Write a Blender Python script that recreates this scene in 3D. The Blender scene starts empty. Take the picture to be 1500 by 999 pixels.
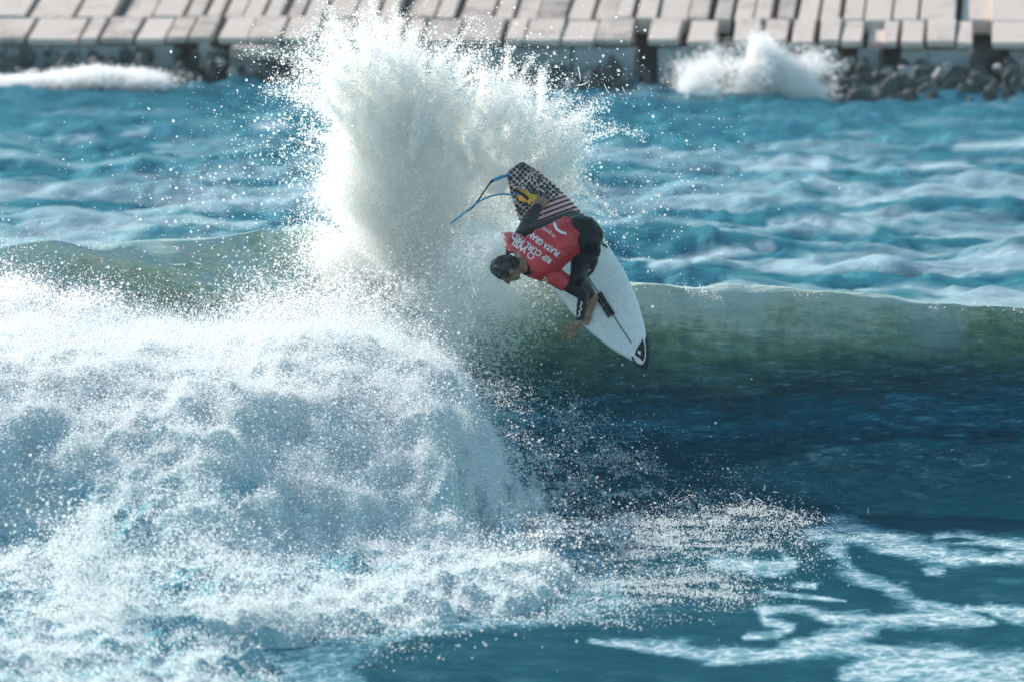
import bpy, bmesh, math, random
import numpy as np
from mathutils import Vector, Matrix
from mathutils.bvhtree import BVHTree

random.seed(7)
RNG = np.random.default_rng(7)
SC = bpy.context.scene
COL = SC.collection

# ------------------------------------------------------------------ camera
CAM_H = 4.5
FOCAL = 282.7
PITCH = 0.0592
K = 36.0 / FOCAL / 1500.0
cam_data = bpy.data.cameras.new("camera")
cam = bpy.data.objects.new("camera", cam_data)
COL.objects.link(cam)
cam.location = (0, 0, CAM_H)
cam.rotation_euler = (math.pi / 2 - PITCH, 0, 0)
cam_data.sensor_width = 36.0
cam_data.lens = FOCAL
cam_data.clip_start = 0.5
cam_data.clip_end = 8000.0
cam_data.dof.use_dof = True
cam_data.dof.focus_distance = 59.4
cam_data.dof.aperture_fstop = 4.5
SC.camera = cam

# ------------------------------------------------------------------ light
SUN_EL = math.radians(25.0)
SUN_LEFT = math.radians(37.0)          # left of the line of sight, beyond the wave
to_sun = Vector((-math.sin(SUN_LEFT) * math.cos(SUN_EL),
                 math.cos(SUN_LEFT) * math.cos(SUN_EL), math.sin(SUN_EL)))
world = bpy.data.worlds.new("World")
SC.world = world
world.use_nodes = True
wt = world.node_tree
bg = wt.nodes["Background"]
sky = wt.nodes.new("ShaderNodeTexSky")
sky.sky_type = 'NISHITA'
sky.sun_disc = False
sky.sun_elevation = SUN_EL
sky.sun_rotation = math.atan2(to_sun.x, to_sun.y)
sky.air_density = 1.0
sky.dust_density = 0.6
sky.ozone_density = 1.5
tint = wt.nodes.new("ShaderNodeMix"); tint.data_type = 'RGBA'; tint.blend_type = 'MULTIPLY'
tint.inputs[0].default_value = 1.0; tint.inputs[7].default_value = (0.86, 1.05, 0.94, 1)
wt.links.new(sky.outputs[0], tint.inputs[6]); wt.links.new(tint.outputs[2], bg.inputs[0])
bg.inputs[1].default_value = 0.15
sun_data = bpy.data.lights.new("sun", 'SUN')
sun_data.energy = 5.0
sun_data.angle = math.radians(0.5)
sun_data.color = (1.0, 0.895, 0.825)
sun = bpy.data.objects.new("sun", sun_data)
COL.objects.link(sun)
sun.rotation_euler = to_sun.to_track_quat('Z', 'Y').to_euler()
sun.location = to_sun * 300

SC.view_settings.view_transform = 'Standard'
SC.view_settings.look = 'None'
SC.view_settings.exposure = 0.68
SC.view_settings.gamma = 1.0
SC.render.engine = 'CYCLES'
SC.cycles.max_bounces = 20
SC.cycles.diffuse_bounces = 18
SC.cycles.glossy_bounces = 3
SC.cycles.transmission_bounces = 4
SC.cycles.transparent_max_bounces = 24
SC.cycles.sample_clamp_indirect = 4.0
SC.cycles.sample_clamp_direct = 6.0
SC.cycles.use_denoising = True
SC.cycles.denoiser = 'OPENIMAGEDENOISE'
SC.cycles.denoising_input_passes = 'RGB_ALBEDO_NORMAL'

# ------------------------------------------------------------------ picture <-> world
CF = np.array([0, math.cos(PITCH), -math.sin(PITCH)])
CU = np.array([0, math.sin(PITCH), math.cos(PITCH)])


def P(px, py, Y):
    """the world point at distance Y (world y) seen in the photograph at px, py"""
    px = np.asarray(px, float); py = np.asarray(py, float)
    dx = (px - 750) * K
    v = (499.5 - py) * K
    dy = CF[1] + CU[1] * v
    dz = CF[2] + CU[2] * v
    t = Y / dy
    return np.stack(np.broadcast_arrays(dx * t, Y + 0 * t, CAM_H + dz * t), -1)


def V(px, py, Y):
    return Vector(P(px, py, Y))


def proj(x, y, z):
    d = y * CF[1] + (z - CAM_H) * CF[2]
    u = y * CU[1] + (z - CAM_H) * CU[2]
    return 750 + x / d / K, 499.5 - u / d / K


# ------------------------------------------------------------------ noise
_LAT = np.random.default_rng(3).random((64, 64, 64)).astype(np.float32)


def vnoise(x, y, z=0.0):
    x, y, z = np.broadcast_arrays(np.asarray(x, np.float32), np.asarray(y, np.float32), np.asarray(z, np.float32))
    xi = np.floor(x).astype(np.int64); yi = np.floor(y).astype(np.int64); zi = np.floor(z).astype(np.int64)
    fx = x - xi; fy = y - yi; fz = z - zi
    fx = fx * fx * (3 - 2 * fx); fy = fy * fy * (3 - 2 * fy); fz = fz * fz * (3 - 2 * fz)
    x0 = xi & 63; x1 = (xi + 1) & 63; y0 = yi & 63; y1 = (yi + 1) & 63; z0 = zi & 63; z1 = (zi + 1) & 63
    L = _LAT
    a = L[x0, y0, z0] * (1 - fx) + L[x1, y0, z0] * fx
    b = L[x0, y1, z0] * (1 - fx) + L[x1, y1, z0] * fx
    c = L[x0, y0, z1] * (1 - fx) + L[x1, y0, z1] * fx
    d = L[x0, y1, z1] * (1 - fx) + L[x1, y1, z1] * fx
    return (a * (1 - fy) + b * fy) * (1 - fz) + (c * (1 - fy) + d * fy) * fz


def fbm(x, y, z=0.0, octaves=4, gain=0.5):
    s = 0; a = 1.0; t = 0
    for o in range(octaves):
        f = 2.03 ** o
        s = s + a * vnoise(np.asarray(x) * f + 11.3 * o, np.asarray(y) * f + 5.7 * o, np.asarray(z) * f + 3.1 * o)
        t += a; a *= gain
    return s / t


def billow(x, y, z=0.0, octaves=4):
    s = 0; a = 1.0; t = 0
    for o in range(octaves):
        f = 2.03 ** o
        n = vnoise(np.asarray(x) * f + 17.3 * o, np.asarray(y) * f + 3.7 * o, np.asarray(z) * f + 9.1 * o)
        s = s + a * (1 - np.abs(2 * n - 1)); t += a; a *= 0.5
    return s / t


def sstep(a, b, x):
    t = np.clip((np.asarray(x, float) - a) / (b - a), 0, 1)
    return t * t * (3 - 2 * t)


# ------------------------------------------------------------------ materials
def new_mat(name):
    m = bpy.data.materials.new(name)
    m.use_nodes = True
    nt = m.node_tree
    nt.nodes.clear()
    out = nt.nodes.new("ShaderNodeOutputMaterial")
    return m, nt, out


def N(nt, kind, **kw):
    n = nt.nodes.new(kind)
    for k, v in kw.items():
        if k.startswith('i_'):
            key = k[2:]
            key = int(key) if key.isdigit() else key.replace('_', ' ')
            n.inputs[key].default_value = v
        else:
            setattr(n, k, v)
    return n


def principled(nt, col=(.5, .5, .5), rough=.5, spec=.5, **kw):
    b = nt.nodes.new("ShaderNodeBsdfPrincipled")
    b.inputs['Base Color'].default_value = (*col, 1)
    b.inputs['Roughness'].default_value = rough
    b.inputs['Specular IOR Level'].default_value = spec
    for k, v in kw.items():
        b.inputs[k.replace('_', ' ')].default_value = v
    return b


def simple_mat(name, col, rough=.5, spec=.5, var=.25, scale=8., bump=.0, bscale=40.):
    m, nt, out = new_mat(name)
    b = principled(nt, col, rough, spec)
    tc = N(nt, "ShaderNodeTexCoord")
    no = N(nt, "ShaderNodeTexNoise", i_Scale=scale, i_Detail=5.0)
    nt.links.new(tc.outputs['Object'], no.inputs['Vector'])
    mr = N(nt, "ShaderNodeMapRange", i_1=.3, i_2=.7, i_3=1 - var, i_4=1 + var)
    nt.links.new(no.outputs[0], mr.inputs[0])
    mx = N(nt, "ShaderNodeMix", data_type='RGBA', blend_type='MULTIPLY')
    mx.inputs[0].default_value = 1
    mx.inputs[6].default_value = (*col, 1)
    nt.links.new(mr.outputs[0], mx.inputs[7])
    nt.links.new(mx.outputs[2], b.inputs['Base Color'])
    if bump:
        n2 = N(nt, "ShaderNodeTexNoise", i_Scale=bscale, i_Detail=4.0)
        nt.links.new(tc.outputs['Object'], n2.inputs['Vector'])
        bp = N(nt, "ShaderNodeBump", i_Strength=bump, i_Distance=.02)
        nt.links.new(n2.outputs[0], bp.inputs['Height'])
        nt.links.new(bp.outputs[0], b.inputs['Normal'])
    nt.links.new(b.outputs[0], out.inputs[0])
    return m


# droplets: white water drops that let light through
def drop_mat(name, col=(.97, .955, .945), trans=.6, clear=.4):
    """a water drop: part clear, part scattering both ways"""
    m, nt, out = new_mat(name)
    d = N(nt, "ShaderNodeBsdfDiffuse"); d.inputs[0].default_value = (*col, 1)
    t = N(nt, "ShaderNodeBsdfTranslucent"); t.inputs[0].default_value = (*col, 1)
    mx = N(nt, "ShaderNodeMixShader"); mx.inputs[0].default_value = trans
    nt.links.new(d.outputs[0], mx.inputs[1]); nt.links.new(t.outputs[0], mx.inputs[2])
    c = N(nt, "ShaderNodeBsdfTransparent")
    m2 = N(nt, "ShaderNodeMixShader"); m2.inputs[0].default_value = clear
    nt.links.new(mx.outputs[0], m2.inputs[1]); nt.links.new(c.outputs[0], m2.inputs[2])
    nt.links.new(m2.outputs[0], out.inputs[0])
    return m


# sea water: deep teal body, backlit green glow painted up the crest by height, foam where it was churned
def sea_mat():
    m, nt, out = new_mat("sea_water")
    L = nt.links.new
    tc = N(nt, "ShaderNodeTexCoord")
    af = N(nt, "ShaderNodeAttribute", attribute_name="foam")
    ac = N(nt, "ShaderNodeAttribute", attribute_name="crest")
    # body colour, with the light through the crest painted in
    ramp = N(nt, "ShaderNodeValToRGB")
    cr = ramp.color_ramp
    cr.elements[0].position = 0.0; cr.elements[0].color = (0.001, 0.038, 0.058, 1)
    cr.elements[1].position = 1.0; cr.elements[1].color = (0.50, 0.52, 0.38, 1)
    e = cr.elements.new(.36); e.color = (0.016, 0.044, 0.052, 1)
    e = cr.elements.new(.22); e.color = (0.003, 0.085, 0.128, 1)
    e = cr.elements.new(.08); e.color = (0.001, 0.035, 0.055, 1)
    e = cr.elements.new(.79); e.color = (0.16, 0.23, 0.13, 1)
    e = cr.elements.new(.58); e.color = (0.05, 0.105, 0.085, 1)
    nz = N(nt, "ShaderNodeTexNoise", i_Scale=3.4, i_Detail=9.0, i_Roughness=.72)
    mp = N(nt, "ShaderNodeMapping"); mp.inputs['Scale'].default_value = (1, 1.6, 2.5)
    L(tc.outputs['Object'], mp.inputs[0]); L(mp.outputs[0], nz.inputs['Vector'])
    ma = N(nt, "ShaderNodeMath", operation='MULTIPLY_ADD'); ma.inputs[1].default_value = .55; 
    sb = N(nt, "ShaderNodeMath", operation='SUBTRACT'); sb.inputs[1].default_value = .5
    L(nz.outputs[0], sb.inputs[0]); L(sb.outputs[0], ma.inputs[0])
    ndl = N(nt, "ShaderNodeTexNoise", i_Scale=4.5, i_Detail=6.0, i_Roughness=.7)
    mpd = N(nt, "ShaderNodeMapping"); mpd.inputs['Scale'].default_value = (2.4, .35, .5); mpd.inputs['Rotation'].default_value = (0, .35, .2)
    L(tc.outputs['Object'], mpd.inputs[0]); L(mpd.outputs[0], ndl.inputs['Vector'])
    md = N(nt, "ShaderNodeMath", operation='MULTIPLY_ADD'); md.inputs[1].default_value = .34
    sd = N(nt, "ShaderNodeMath", operation='SUBTRACT'); sd.inputs[1].default_value = .5
    L(ndl.outputs[0], sd.inputs[0]); L(sd.outputs[0], md.inputs[0]); L(md.outputs[0], ma.inputs[2])
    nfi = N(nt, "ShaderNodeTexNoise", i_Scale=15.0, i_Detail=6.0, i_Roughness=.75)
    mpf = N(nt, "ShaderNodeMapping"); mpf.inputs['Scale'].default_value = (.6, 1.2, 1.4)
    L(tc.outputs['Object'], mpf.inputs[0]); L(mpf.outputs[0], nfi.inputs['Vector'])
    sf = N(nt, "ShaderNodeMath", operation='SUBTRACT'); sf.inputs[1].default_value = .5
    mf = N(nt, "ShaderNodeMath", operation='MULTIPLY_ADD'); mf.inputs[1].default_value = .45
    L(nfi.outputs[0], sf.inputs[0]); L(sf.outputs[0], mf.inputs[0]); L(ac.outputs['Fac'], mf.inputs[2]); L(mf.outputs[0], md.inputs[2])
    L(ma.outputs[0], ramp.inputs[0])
    body = N(nt, "ShaderNodeBsdfDiffuse")
    refl = N(nt, "ShaderNodeBsdfGlossy", i_Roughness=.14); refl.inputs[0].default_value = (.30, .73, .89, 1)
    fres = N(nt, "ShaderNodeFresnel", i_IOR=1.333)
    fsc = N(nt, "ShaderNodeMath", operation='MULTIPLY'); fsc.inputs[1].default_value = .62
    L(fres.outputs[0], fsc.inputs[0])
    water = N(nt, "ShaderNodeMixShader")
    L(fsc.outputs[0], water.inputs[0]); L(body.outputs[0], water.inputs[1]); L(refl.outputs[0], water.inputs[2])
    am = N(nt, "ShaderNodeAttribute", attribute_name="milk")
    mk = N(nt, "ShaderNodeMix", data_type='RGBA'); mk.inputs[7].default_value = (.52, .57, .60, 1)
    L(am.outputs['Fac'], mk.inputs[0]); L(ramp.outputs[0], mk.inputs[6])
    L(mk.outputs[2], body.inputs[0])
    # ripples
    b1 = N(nt, "ShaderNodeTexNoise", i_Scale=3.2, i_Detail=8.0, i_Roughness=.62)
    mp2 = N(nt, "ShaderNodeMapping"); mp2.inputs['Scale'].default_value = (1.0, 1.5, 2.2)
    L(tc.outputs['Object'], mp2.inputs[0]); L(mp2.outputs[0], b1.inputs['Vector'])
    bp = N(nt, "ShaderNodeBump", i_Strength=.75, i_Distance=.16)
    L(b1.outputs[0], bp.inputs['Height'])
    for nd in (body, refl, fres): L(bp.outputs[0], nd.inputs['Normal'])
    # foam
    fcol = N(nt, "ShaderNodeValToRGB")
    fcol.color_ramp.elements[0].color = (.22, .46, .54, 1); fcol.color_ramp.elements[1].color = (.74, .78, .78, 1)
    fcol.color_ramp.elements[0].position = .45; fcol.color_ramp.elements[1].position = 1.0
    foam = N(nt, "ShaderNodeBsdfDiffuse")
    f1 = N(nt, "ShaderNodeTexNoise", i_Scale=5.0, i_Detail=10.0, i_Roughness=.72)
    mp3 = N(nt, "ShaderNodeMapping"); mp3.inputs['Scale'].default_value = (1.0, .55, 1.5)
    L(tc.outputs['Object'], mp3.inputs[0]); L(mp3.outputs[0], f1.inputs['Vector'])
    f2 = N(nt, "ShaderNodeTexNoise", i_Scale=38.0, i_Detail=5.0, i_Roughness=.7)
    L(tc.outputs['Object'], f2.inputs['Vector'])
    fm = N(nt, "ShaderNodeMath", operation='MULTIPLY_ADD'); fm.inputs[1].default_value = .72
    L(f2.outputs[0], fm.inputs[0]); L(f1.outputs[0], fm.inputs[2])          # 0.25 .. 1.2, mean .72
    wn = N(nt, "ShaderNodeTexNoise", i_Scale=3.0, i_Detail=4.0); L(tc.outputs['Object'], wn.inputs['Vector'])
    wm = N(nt, "ShaderNodeMix", data_type='RGBA', blend_type='LINEAR_LIGHT'); wm.inputs[0].default_value = .16
    L(mp3.outputs[0], wm.inputs[6]); L(wn.outputs[1], wm.inputs[7])
    vo = N(nt, "ShaderNodeTexVoronoi", feature='DISTANCE_TO_EDGE', i_Scale=8.5)
    L(wm.outputs[2], vo.inputs['Vector'])
    vl = N(nt, "ShaderNodeMapRange", i_1=.0, i_2=.16, i_3=.15, i_4=-.09); L(vo.outputs['Distance'], vl.inputs[0])
    su0 = N(nt, "ShaderNodeMath", operation='ADD'); L(vl.outputs[0], su0.inputs[0]); L(af.outputs['Fac'], su0.inputs[1])
    su = N(nt, "ShaderNodeMath", operation='ADD')
    L(fm.outputs[0], su.inputs[0]); L(su0.outputs[0], su.inputs[1])
    mr = N(nt, "ShaderNodeMapRange", i_1=1.06, i_2=1.78, i_3=0., i_4=.95)
    L(su.outputs[0], mr.inputs[0])
    L(mr.outputs[0], fcol.inputs[0]); L(fcol.outputs[0], foam.inputs[0])
    bpf = N(nt, "ShaderNodeBump", i_Strength=.6, i_Distance=.03)
    L(fm.outputs[0], bpf.inputs['Height']); L(bpf.outputs[0], foam.inputs['Normal'])
    mx = N(nt, "ShaderNodeMixShader")
    L(mr.outputs[0], mx.inputs[0]); L(water.outputs[0], mx.inputs[1]); L(foam.outputs[0], mx.inputs[2])
    L(mx.outputs[0], out.inputs[0])
    return m


def foam_mat():
    """churned whitewater: white froth over aerated water, its turquoise also painting shade"""
    m, nt, out = new_mat("whitewater")
    L = nt.links.new
    tc = N(nt, "ShaderNodeTexCoord")
    at = N(nt, "ShaderNodeAttribute", attribute_name="foam")
    f1 = N(nt, "ShaderNodeTexNoise", i_Scale=3.0, i_Detail=10.0, i_Roughness=.7)
    L(tc.outputs['Object'], f1.inputs['Vector'])
    ad = N(nt, "ShaderNodeMath", operation='ADD')
    L(f1.outputs[0], ad.inputs[0]); L(at.outputs['Fac'], ad.inputs[1])
    ramp = N(nt, "ShaderNodeValToRGB")
    cr = ramp.color_ramp
    cr.elements[0].position = .30; cr.elements[0].color = (.15, .43, .50, 1)  # turquoise end also paints the shade low on the foam
    cr.elements[1].position = .95; cr.elements[1].color = (.80, .83, .835, 1)
    e = cr.elements.new(.55); e.color = (.56, .72, .745, 1)
    L(ad.outputs[0], ramp.inputs[0])
    d = N(nt, "ShaderNodeBsdfDiffuse")
    L(ramp.outputs[0], d.inputs[0])
    b1 = N(nt, "ShaderNodeTexNoise", i_Scale=14.0, i_Detail=8.0, i_Roughness=.7)
    L(tc.outputs['Object'], b1.inputs['Vector'])
    bp = N(nt, "ShaderNodeBump", i_Strength=.8, i_Distance=.08)
    L(b1.outputs[0], bp.inputs['Height']); L(bp.outputs[0], d.inputs['Normal'])
    L(d.outputs[0], out.inputs[0])
    return m


M = {}
M['sea'] = sea_mat()
M['white'] = foam_mat()
M['drop'] = drop_mat("spray_drops", (.99, .98, .96), .62, .55)
M['froth'] = drop_mat("froth_drops", (.80, .82, .82), .45, .2)
M['drop_back'] = drop_mat("surf_drops", (.93, .92, .91), .5, .3)


# ------------------------------------------------------------------ object helpers
def tag(o, label=None, cat=None, group=None, kind=None):
    if label: o['label'] = label
    if cat: o['category'] = cat
    if group: o['group'] = group
    if kind: o['kind'] = kind
    return o


def link(name, me, mat=None, parent=None):
    o = bpy.data.objects.new(name, me)
    COL.objects.link(o)
    if mat is not None and me is not None and not me.materials:
        me.materials.append(mat)
    if parent is not None:
        o.parent = parent
    return o


def empty(name, loc=(0, 0, 0)):
    o = bpy.data.objects.new(name, None)
    COL.objects.link(o)
    o.location = loc
    o.empty_display_size = .2
    return o


def grid_mesh(name, PX, PY, PZ, mask=None, attrs=None):
    ny, nx = PX.shape
    co = np.stack([PX, PY, PZ], -1).reshape(-1, 3).astype(np.float32)
    i = np.arange(ny * nx).reshape(ny, nx)
    q = np.stack([i[:-1, :-1], i[:-1, 1:], i[1:, 1:], i[1:, :-1]], -1).reshape(-1, 4)
    if mask is not None:
        q = q[mask.reshape(-1)[q].any(1)]
        used = np.zeros(len(co), bool); used[q.ravel()] = True
        remap = np.cumsum(used) - 1
        q = remap[q]; co = co[used]
        attrs = {k: v.reshape(-1)[used] for k, v in (attrs or {}).items()}
    me = bpy.data.meshes.new(name)
    me.vertices.add(len(co)); me.vertices.foreach_set('co', co.ravel())
    me.loops.add(len(q) * 4); me.loops.foreach_set('vertex_index', q.ravel().astype(np.int32))
    me.polygons.add(len(q))
    me.polygons.foreach_set('loop_start', np.arange(0, len(q) * 4, 4, dtype=np.int32))
    me.polygons.foreach_set('loop_total', np.full(len(q), 4, np.int32))
    me.update(calc_edges=True)
    me.polygons.foreach_set('use_smooth', np.ones(len(q), bool))
    for k, v in (attrs or {}).items():
        a = me.attributes.new(k, 'FLOAT', 'POINT')
        a.data.foreach_set('value', v.reshape(-1).astype(np.float32))
    me.validate()
    return me


_DROP_TREES = {}


def drop_tree(mat):
    if mat.name in _DROP_TREES:
        return _DROP_TREES[mat.name]
    g = bpy.data.node_groups.new("drops_" + mat.name, 'GeometryNodeTree')
    g.interface.new_socket(name="Geometry", in_out='INPUT', socket_type='NodeSocketGeometry')
    g.interface.new_socket(name="Geometry", in_out='OUTPUT', socket_type='NodeSocketGeometry')
    gi = g.nodes.new('NodeGroupInput'); go = g.nodes.new('NodeGroupOutput')
    na = g.nodes.new('GeometryNodeInputNamedAttribute'); na.data_type = 'FLOAT'
    na.inputs[0].default_value = "rad"
    mp = g.nodes.new('GeometryNodeMeshToPoints')
    sm = g.nodes.new('GeometryNodeSetMaterial'); sm.inputs['Material'].default_value = mat
    g.links.new(gi.outputs[0], mp.inputs['Mesh'])
    g.links.new(na.outputs[0], mp.inputs['Radius'])
    g.links.new(mp.outputs[0], sm.inputs[0]); g.links.new(sm.outputs[0], go.inputs[0])
    _DROP_TREES[mat.name] = g
    return g


def drops(name, pts, rad, mat, label, cat):
    """a cloud of water drops: one stuff object"""
    me = bpy.data.meshes.new(name)
    pts = np.asarray(pts, np.float32)
    me.vertices.add(len(pts)); me.vertices.foreach_set('co', pts.ravel())
    a = me.attributes.new("rad", 'FLOAT', 'POINT'); a.data.foreach_set('value', np.asarray(rad, np.float32))
    o = link(name, me, mat)
    md = o.modifiers.new("drops", 'NODES'); md.node_group = drop_tree(mat)
    tag(o, label, cat, kind='stuff')
    return o


# ------------------------------------------------------------------ the sea and its breaking wave
YC = 62.0        # crest line before it leans over
ZT = -0.18       # trough
FACE = 4.9
LEAN = 0.75
crest_px = np.array([(-900, 400), (-300, 385), (0, 374), (80, 364), (165, 362), (230, 350), (280, 338), (350, 338),
                     (430, 332), (500, 334), (600, 358), (700, 392), (780, 408), (860, 413), (945, 416), (1050, 421),
                     (1200, 431), (1350, 444), (1500, 451), (1900, 470), (2600, 500)], float)
_cp = P(crest_px[:, 0], crest_px[:, 1], YC - LEAN)


def crest_z(x):
    x = np.asarray(x, float)
    s = 0
    for d, w in ((-.12, .25), (0, .5), (.12, .25)):
        s = s + w * np.interp(x + d, _cp[:, 0], _cp[:, 2])
    return s * np.exp(-(np.maximum(np.abs(x) - 12, 0) / 30.0) ** 2)


def sea_profile(x, s):
    """height of the sheet and how far it stands up the wave (0 trough .. 1 crest)"""
    yc = YC + 0.22 * np.sin(x * .35 + .4)
    zc = crest_z(x)
    t = (yc - s) / FACE
    tf = np.clip(t, 0, 1)
    face = ZT + (zc - ZT) * (.35 * (1 - tf) ** 2.6 + .65 * (1 - tf) ** 1.45)
    front = ZT * np.exp(-np.maximum(t - 1, 0) * FACE / 4.5)
    back = zc * np.exp(-(np.maximum(-t, 0) * FACE / 2.6) ** 1.7)
    z = np.where(t > 1, front, np.where(t > 0, face, back))
    w = np.clip((z - ZT) / np.maximum(zc - ZT, .1), 0, 1) * (t < 1) * np.exp(-(np.maximum(-t, 0) * FACE / 3.0) ** 2)
    return z, w, zc


def sea_shift(x, w):
    return -LEAN * w ** 2.0


def build_axis(parts):
    out = [parts[0][0]]
    for a, b, st in parts:
        n = max(1, int(round((b - a) / st)))
        out += list(np.linspace(a, b, n + 1)[1:])
    return np.array(out)


xs = build_axis([(-2600, -300, 230), (-300, -40, 20), (-40, -13, 1.5), (-13, -5.2, .11), (-5.2, 5.2, .032), (5.2, 13, .11), (13, 40, 1.5),
                 (40, 300, 20), (300, 2600, 230)])
ys = build_axis([(-300, 20, 20), (20, 38, .6), (38, 43, .12), (43, 56, .055), (56, 63.0, .034), (63.0, 66, .1), (66, 84, .5), (84, 125, .2),
                 (125, 180, .35), (180, 260, 4), (260, 900, 40), (900, 4500, 300)])
SX, SS = np.meshgrid(xs, ys)
z0, w0, zc0 = sea_profile(SX, SS)
# round the crest off
for _ in range(3):
    zz = z0.copy()
    zz[1:-1] = .25 * z0[:-2] + .5 * z0[1:-1] + .25 * z0[2:]
    sel = (SS > 59) & (SS < 63)
    z0 = np.where(sel, zz, z0)
SY = SS + sea_shift(SX, w0)
near = sstep(75, 88, SS)
fade = np.exp(-(np.maximum(np.abs(SX) - 30, 0) / 60) ** 2) * np.exp(-(np.maximum(SS - 200, 0) / 200) ** 2)
n_far = (fbm(SX / 3.2 + .25 * SS, SS / 5.0, 1.7, 4) - .5) * 1.1 + (billow(SX / 1.6, SS / 2.6, 6.0, 3) - .6) * .45 + (fbm(SX / .8, SS / 1.3, 36.0, 3) - .5) * .44 + (fbm(SX / .32, SS / .7, 46.0, 3) - .5) * .20
n_near = (fbm(SX / 1.5 + 40, SS / 2.2, 3.3, 4) - .5) * .16 + (fbm(SX / .35, SS / .6, 8.3, 3) - .5) * .045
n_face = (fbm(SX / .9, SS / .5, 12.3, 3) - .5) * (.11 + .12 * sstep(.85, 1, w0)) + (fbm(SX / .22, SS / .12, 5.3, 3) - .5) * .035
SZ = z0 + fade * (near * n_far * .62 + (1 - near) * (n_near * (1 - np.minimum(1, w0 * 4)) + n_face * np.minimum(1, w0 * 4)))
# the fold that rolls over in front of the crest on the left
fold_px = P([-300, 60, 165, 240, 330, 400], [385, 366, 368, 392, 440, 480], 61.2)
fx = np.interp(SX, fold_px[:, 0], np.arange(6), left=-1, right=9)
fold_w = np.interp(SX, fold_px[:, 0], [61.9, 61.85, 61.7, 61.5, 61.15, 60.9])
fold_a = np.interp(SX, fold_px[:, 0], [.0, .16, .20, .20, .16, 0.], left=0, right=0)
SY = SY - fold_a * np.exp(-((SS - fold_w) / .28) ** 2) * 1.6
SZ = SZ + fold_a * np.exp(-((SS - fold_w) / .28) ** 2) * .45

PXs, PYs = proj(SX, np.maximum(SY, 1.0), SZ)


def seg_paint(PXa, PYa, pts, ysc=1.0):
    """distance, in picture units on the flat water, to a polyline whose points carry their own half width"""
    best = np.full(PXa.shape, -9.0)
    for (x0, y0, w_0), (x1, y1, w_1) in zip(pts[:-1], pts[1:]):
        dx, dy = x1 - x0, (y1 - y0)
        t = np.clip(((PXa - x0) * dx + (PYa - y0) * dy) / (dx * dx + dy * dy + 1e-6), 0, 1)
        ww = w_0 + (w_1 - w_0) * t
        d = np.hypot(PXa - x0 - t * dx, (PYa - y0 - t * dy))
        best = np.maximum(best, 1 - d / (ww * 1.25))
    return best


streaks = [
    [(1185, 776, 8), (1225, 776, 14), (1273, 787, 11), (1317, 799, 10), (1367, 809, 11), (1412, 820, 7)],
    [(1368, 789, 5), (1405, 786, 7), (1450, 790, 6), (1500, 800, 8), (1540, 806, 8)],
    [(1405, 812, 7), (1450, 818, 6), (1500, 812, 7), (1560, 806, 7)],
    [(1222, 790, 12), (1245, 825, 13), (1275, 848, 10), (1310, 866, 10), (1345, 880, 10), (1385, 897, 12), (1448, 911, 3)],
    [(1112, 893, 5), (1165, 889, 5), (1215, 902, 7), (1290, 905, 8), (1350, 903, 9), (1400, 908, 7), (1448, 911, 3)],
    [(1112, 893, 5), (1116, 907, 5), (1150, 914, 4)],
    [(1098, 930, 4), (1140, 925, 5), (1160, 915, 4)],
    [(1150, 944, 6), (1205, 938, 11), (1255, 927, 12), (1280, 912, 10)],
    [(860, 935, 4), (930, 944, 6), (1000, 950, 8), (1050, 962, 8), (1120, 959, 7), (1190, 951, 8), (1260, 948, 9), (1330, 957, 12), (1420, 968, 13), (1560, 978, 14)],
    [(1235, 988, 9), (1300, 979, 22), (1400, 985, 20), (1520, 996, 20)],
    [(1120, 868, 2.5), (1180, 873, 3), (1240, 878, 2.5)],
    [(1165, 855, 3), (1200, 858, 3)],
    [(1358, 834, 4), (1380, 832, 5)],
    [(1455, 892, 8), (1490, 898, 9), (1540, 905, 10)],
    [(1415, 889, 4), (1440, 890, 4)],
    [(1040, 826, 6), (1090, 829, 8), (1140, 833, 8), (1164, 829, 5), (1150, 812, 3)],
]
foam = np.zeros(SX.shape)
selz = (SS > 42) & (SS < 58.5) & (np.abs(SX) < 8)
fa = np.full(SX.shape, -9.0)
wob = (fbm(SX * 1.7, SS * .6, 4.4, 6, .6) - .5) * 34
wob2 = (fbm(SX * 1.9 + 31, SS * .6, 14.4, 6, .6) - .5) * 24
for st in streaks:
    fa = np.maximum(fa, np.where(selz, seg_paint(PXs + wob, PYs + wob2, st), -9))
thin = fbm(SX * 2.2, SS * .9, 55.0, 5, .6)
foam = np.where(fa > -3, np.clip(fa * .60 + .50 - 2.2 * np.maximum(0, thin - .50), -.4, .70), -.4)
# churned strip beside the whitewater: lacy foam thinning out to the right
def edge_x(s):
    return np.interp(s, [40, 43, 45, 46.3, 47.5, 49, 51, 53, 55, 57, 58.5, 60, 61, 62],
                     [-.60, -.70, -.95, -.80, -.05, .62, .66, .52, .32, .14, .05, -.05, -.20, -.4])
dist = SX - edge_x(SS)
band = np.interp(SS, [46, 48, 50, 52, 54, 56, 57.5, 59, 60, 61], [.2, .7, 1.4, 1.9, 2.3, 2.3, 2.2, 2.0, 1.3, .4])
lace = np.clip(1 - dist / np.maximum(band, .05), 0, 1)
lace_n = fbm(SX * 1.1, SS * .7, 22.0, 4)
foam = np.maximum(foam, np.where(lace > 0, -.14 + lace * .46 + (lace_n - .5) * .9, -.4))
# left, under the whitewater
foam = np.maximum(foam, np.where((dist < .05) & (SS < 60.5), .5, -.4))
# fine specks of foam drawn up the dark face
spk = fbm(SX * .9, SS * .8, 61.0, 4)
foam = np.maximum(foam, np.where((SS > 55.5) & (SS < 62) & (dist > 0), -.06 + .30 * (spk - .5) + .10 * sstep(3.0, .0, dist) + .16 * sstep(.8, 1.2, z0), -.4))
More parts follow.
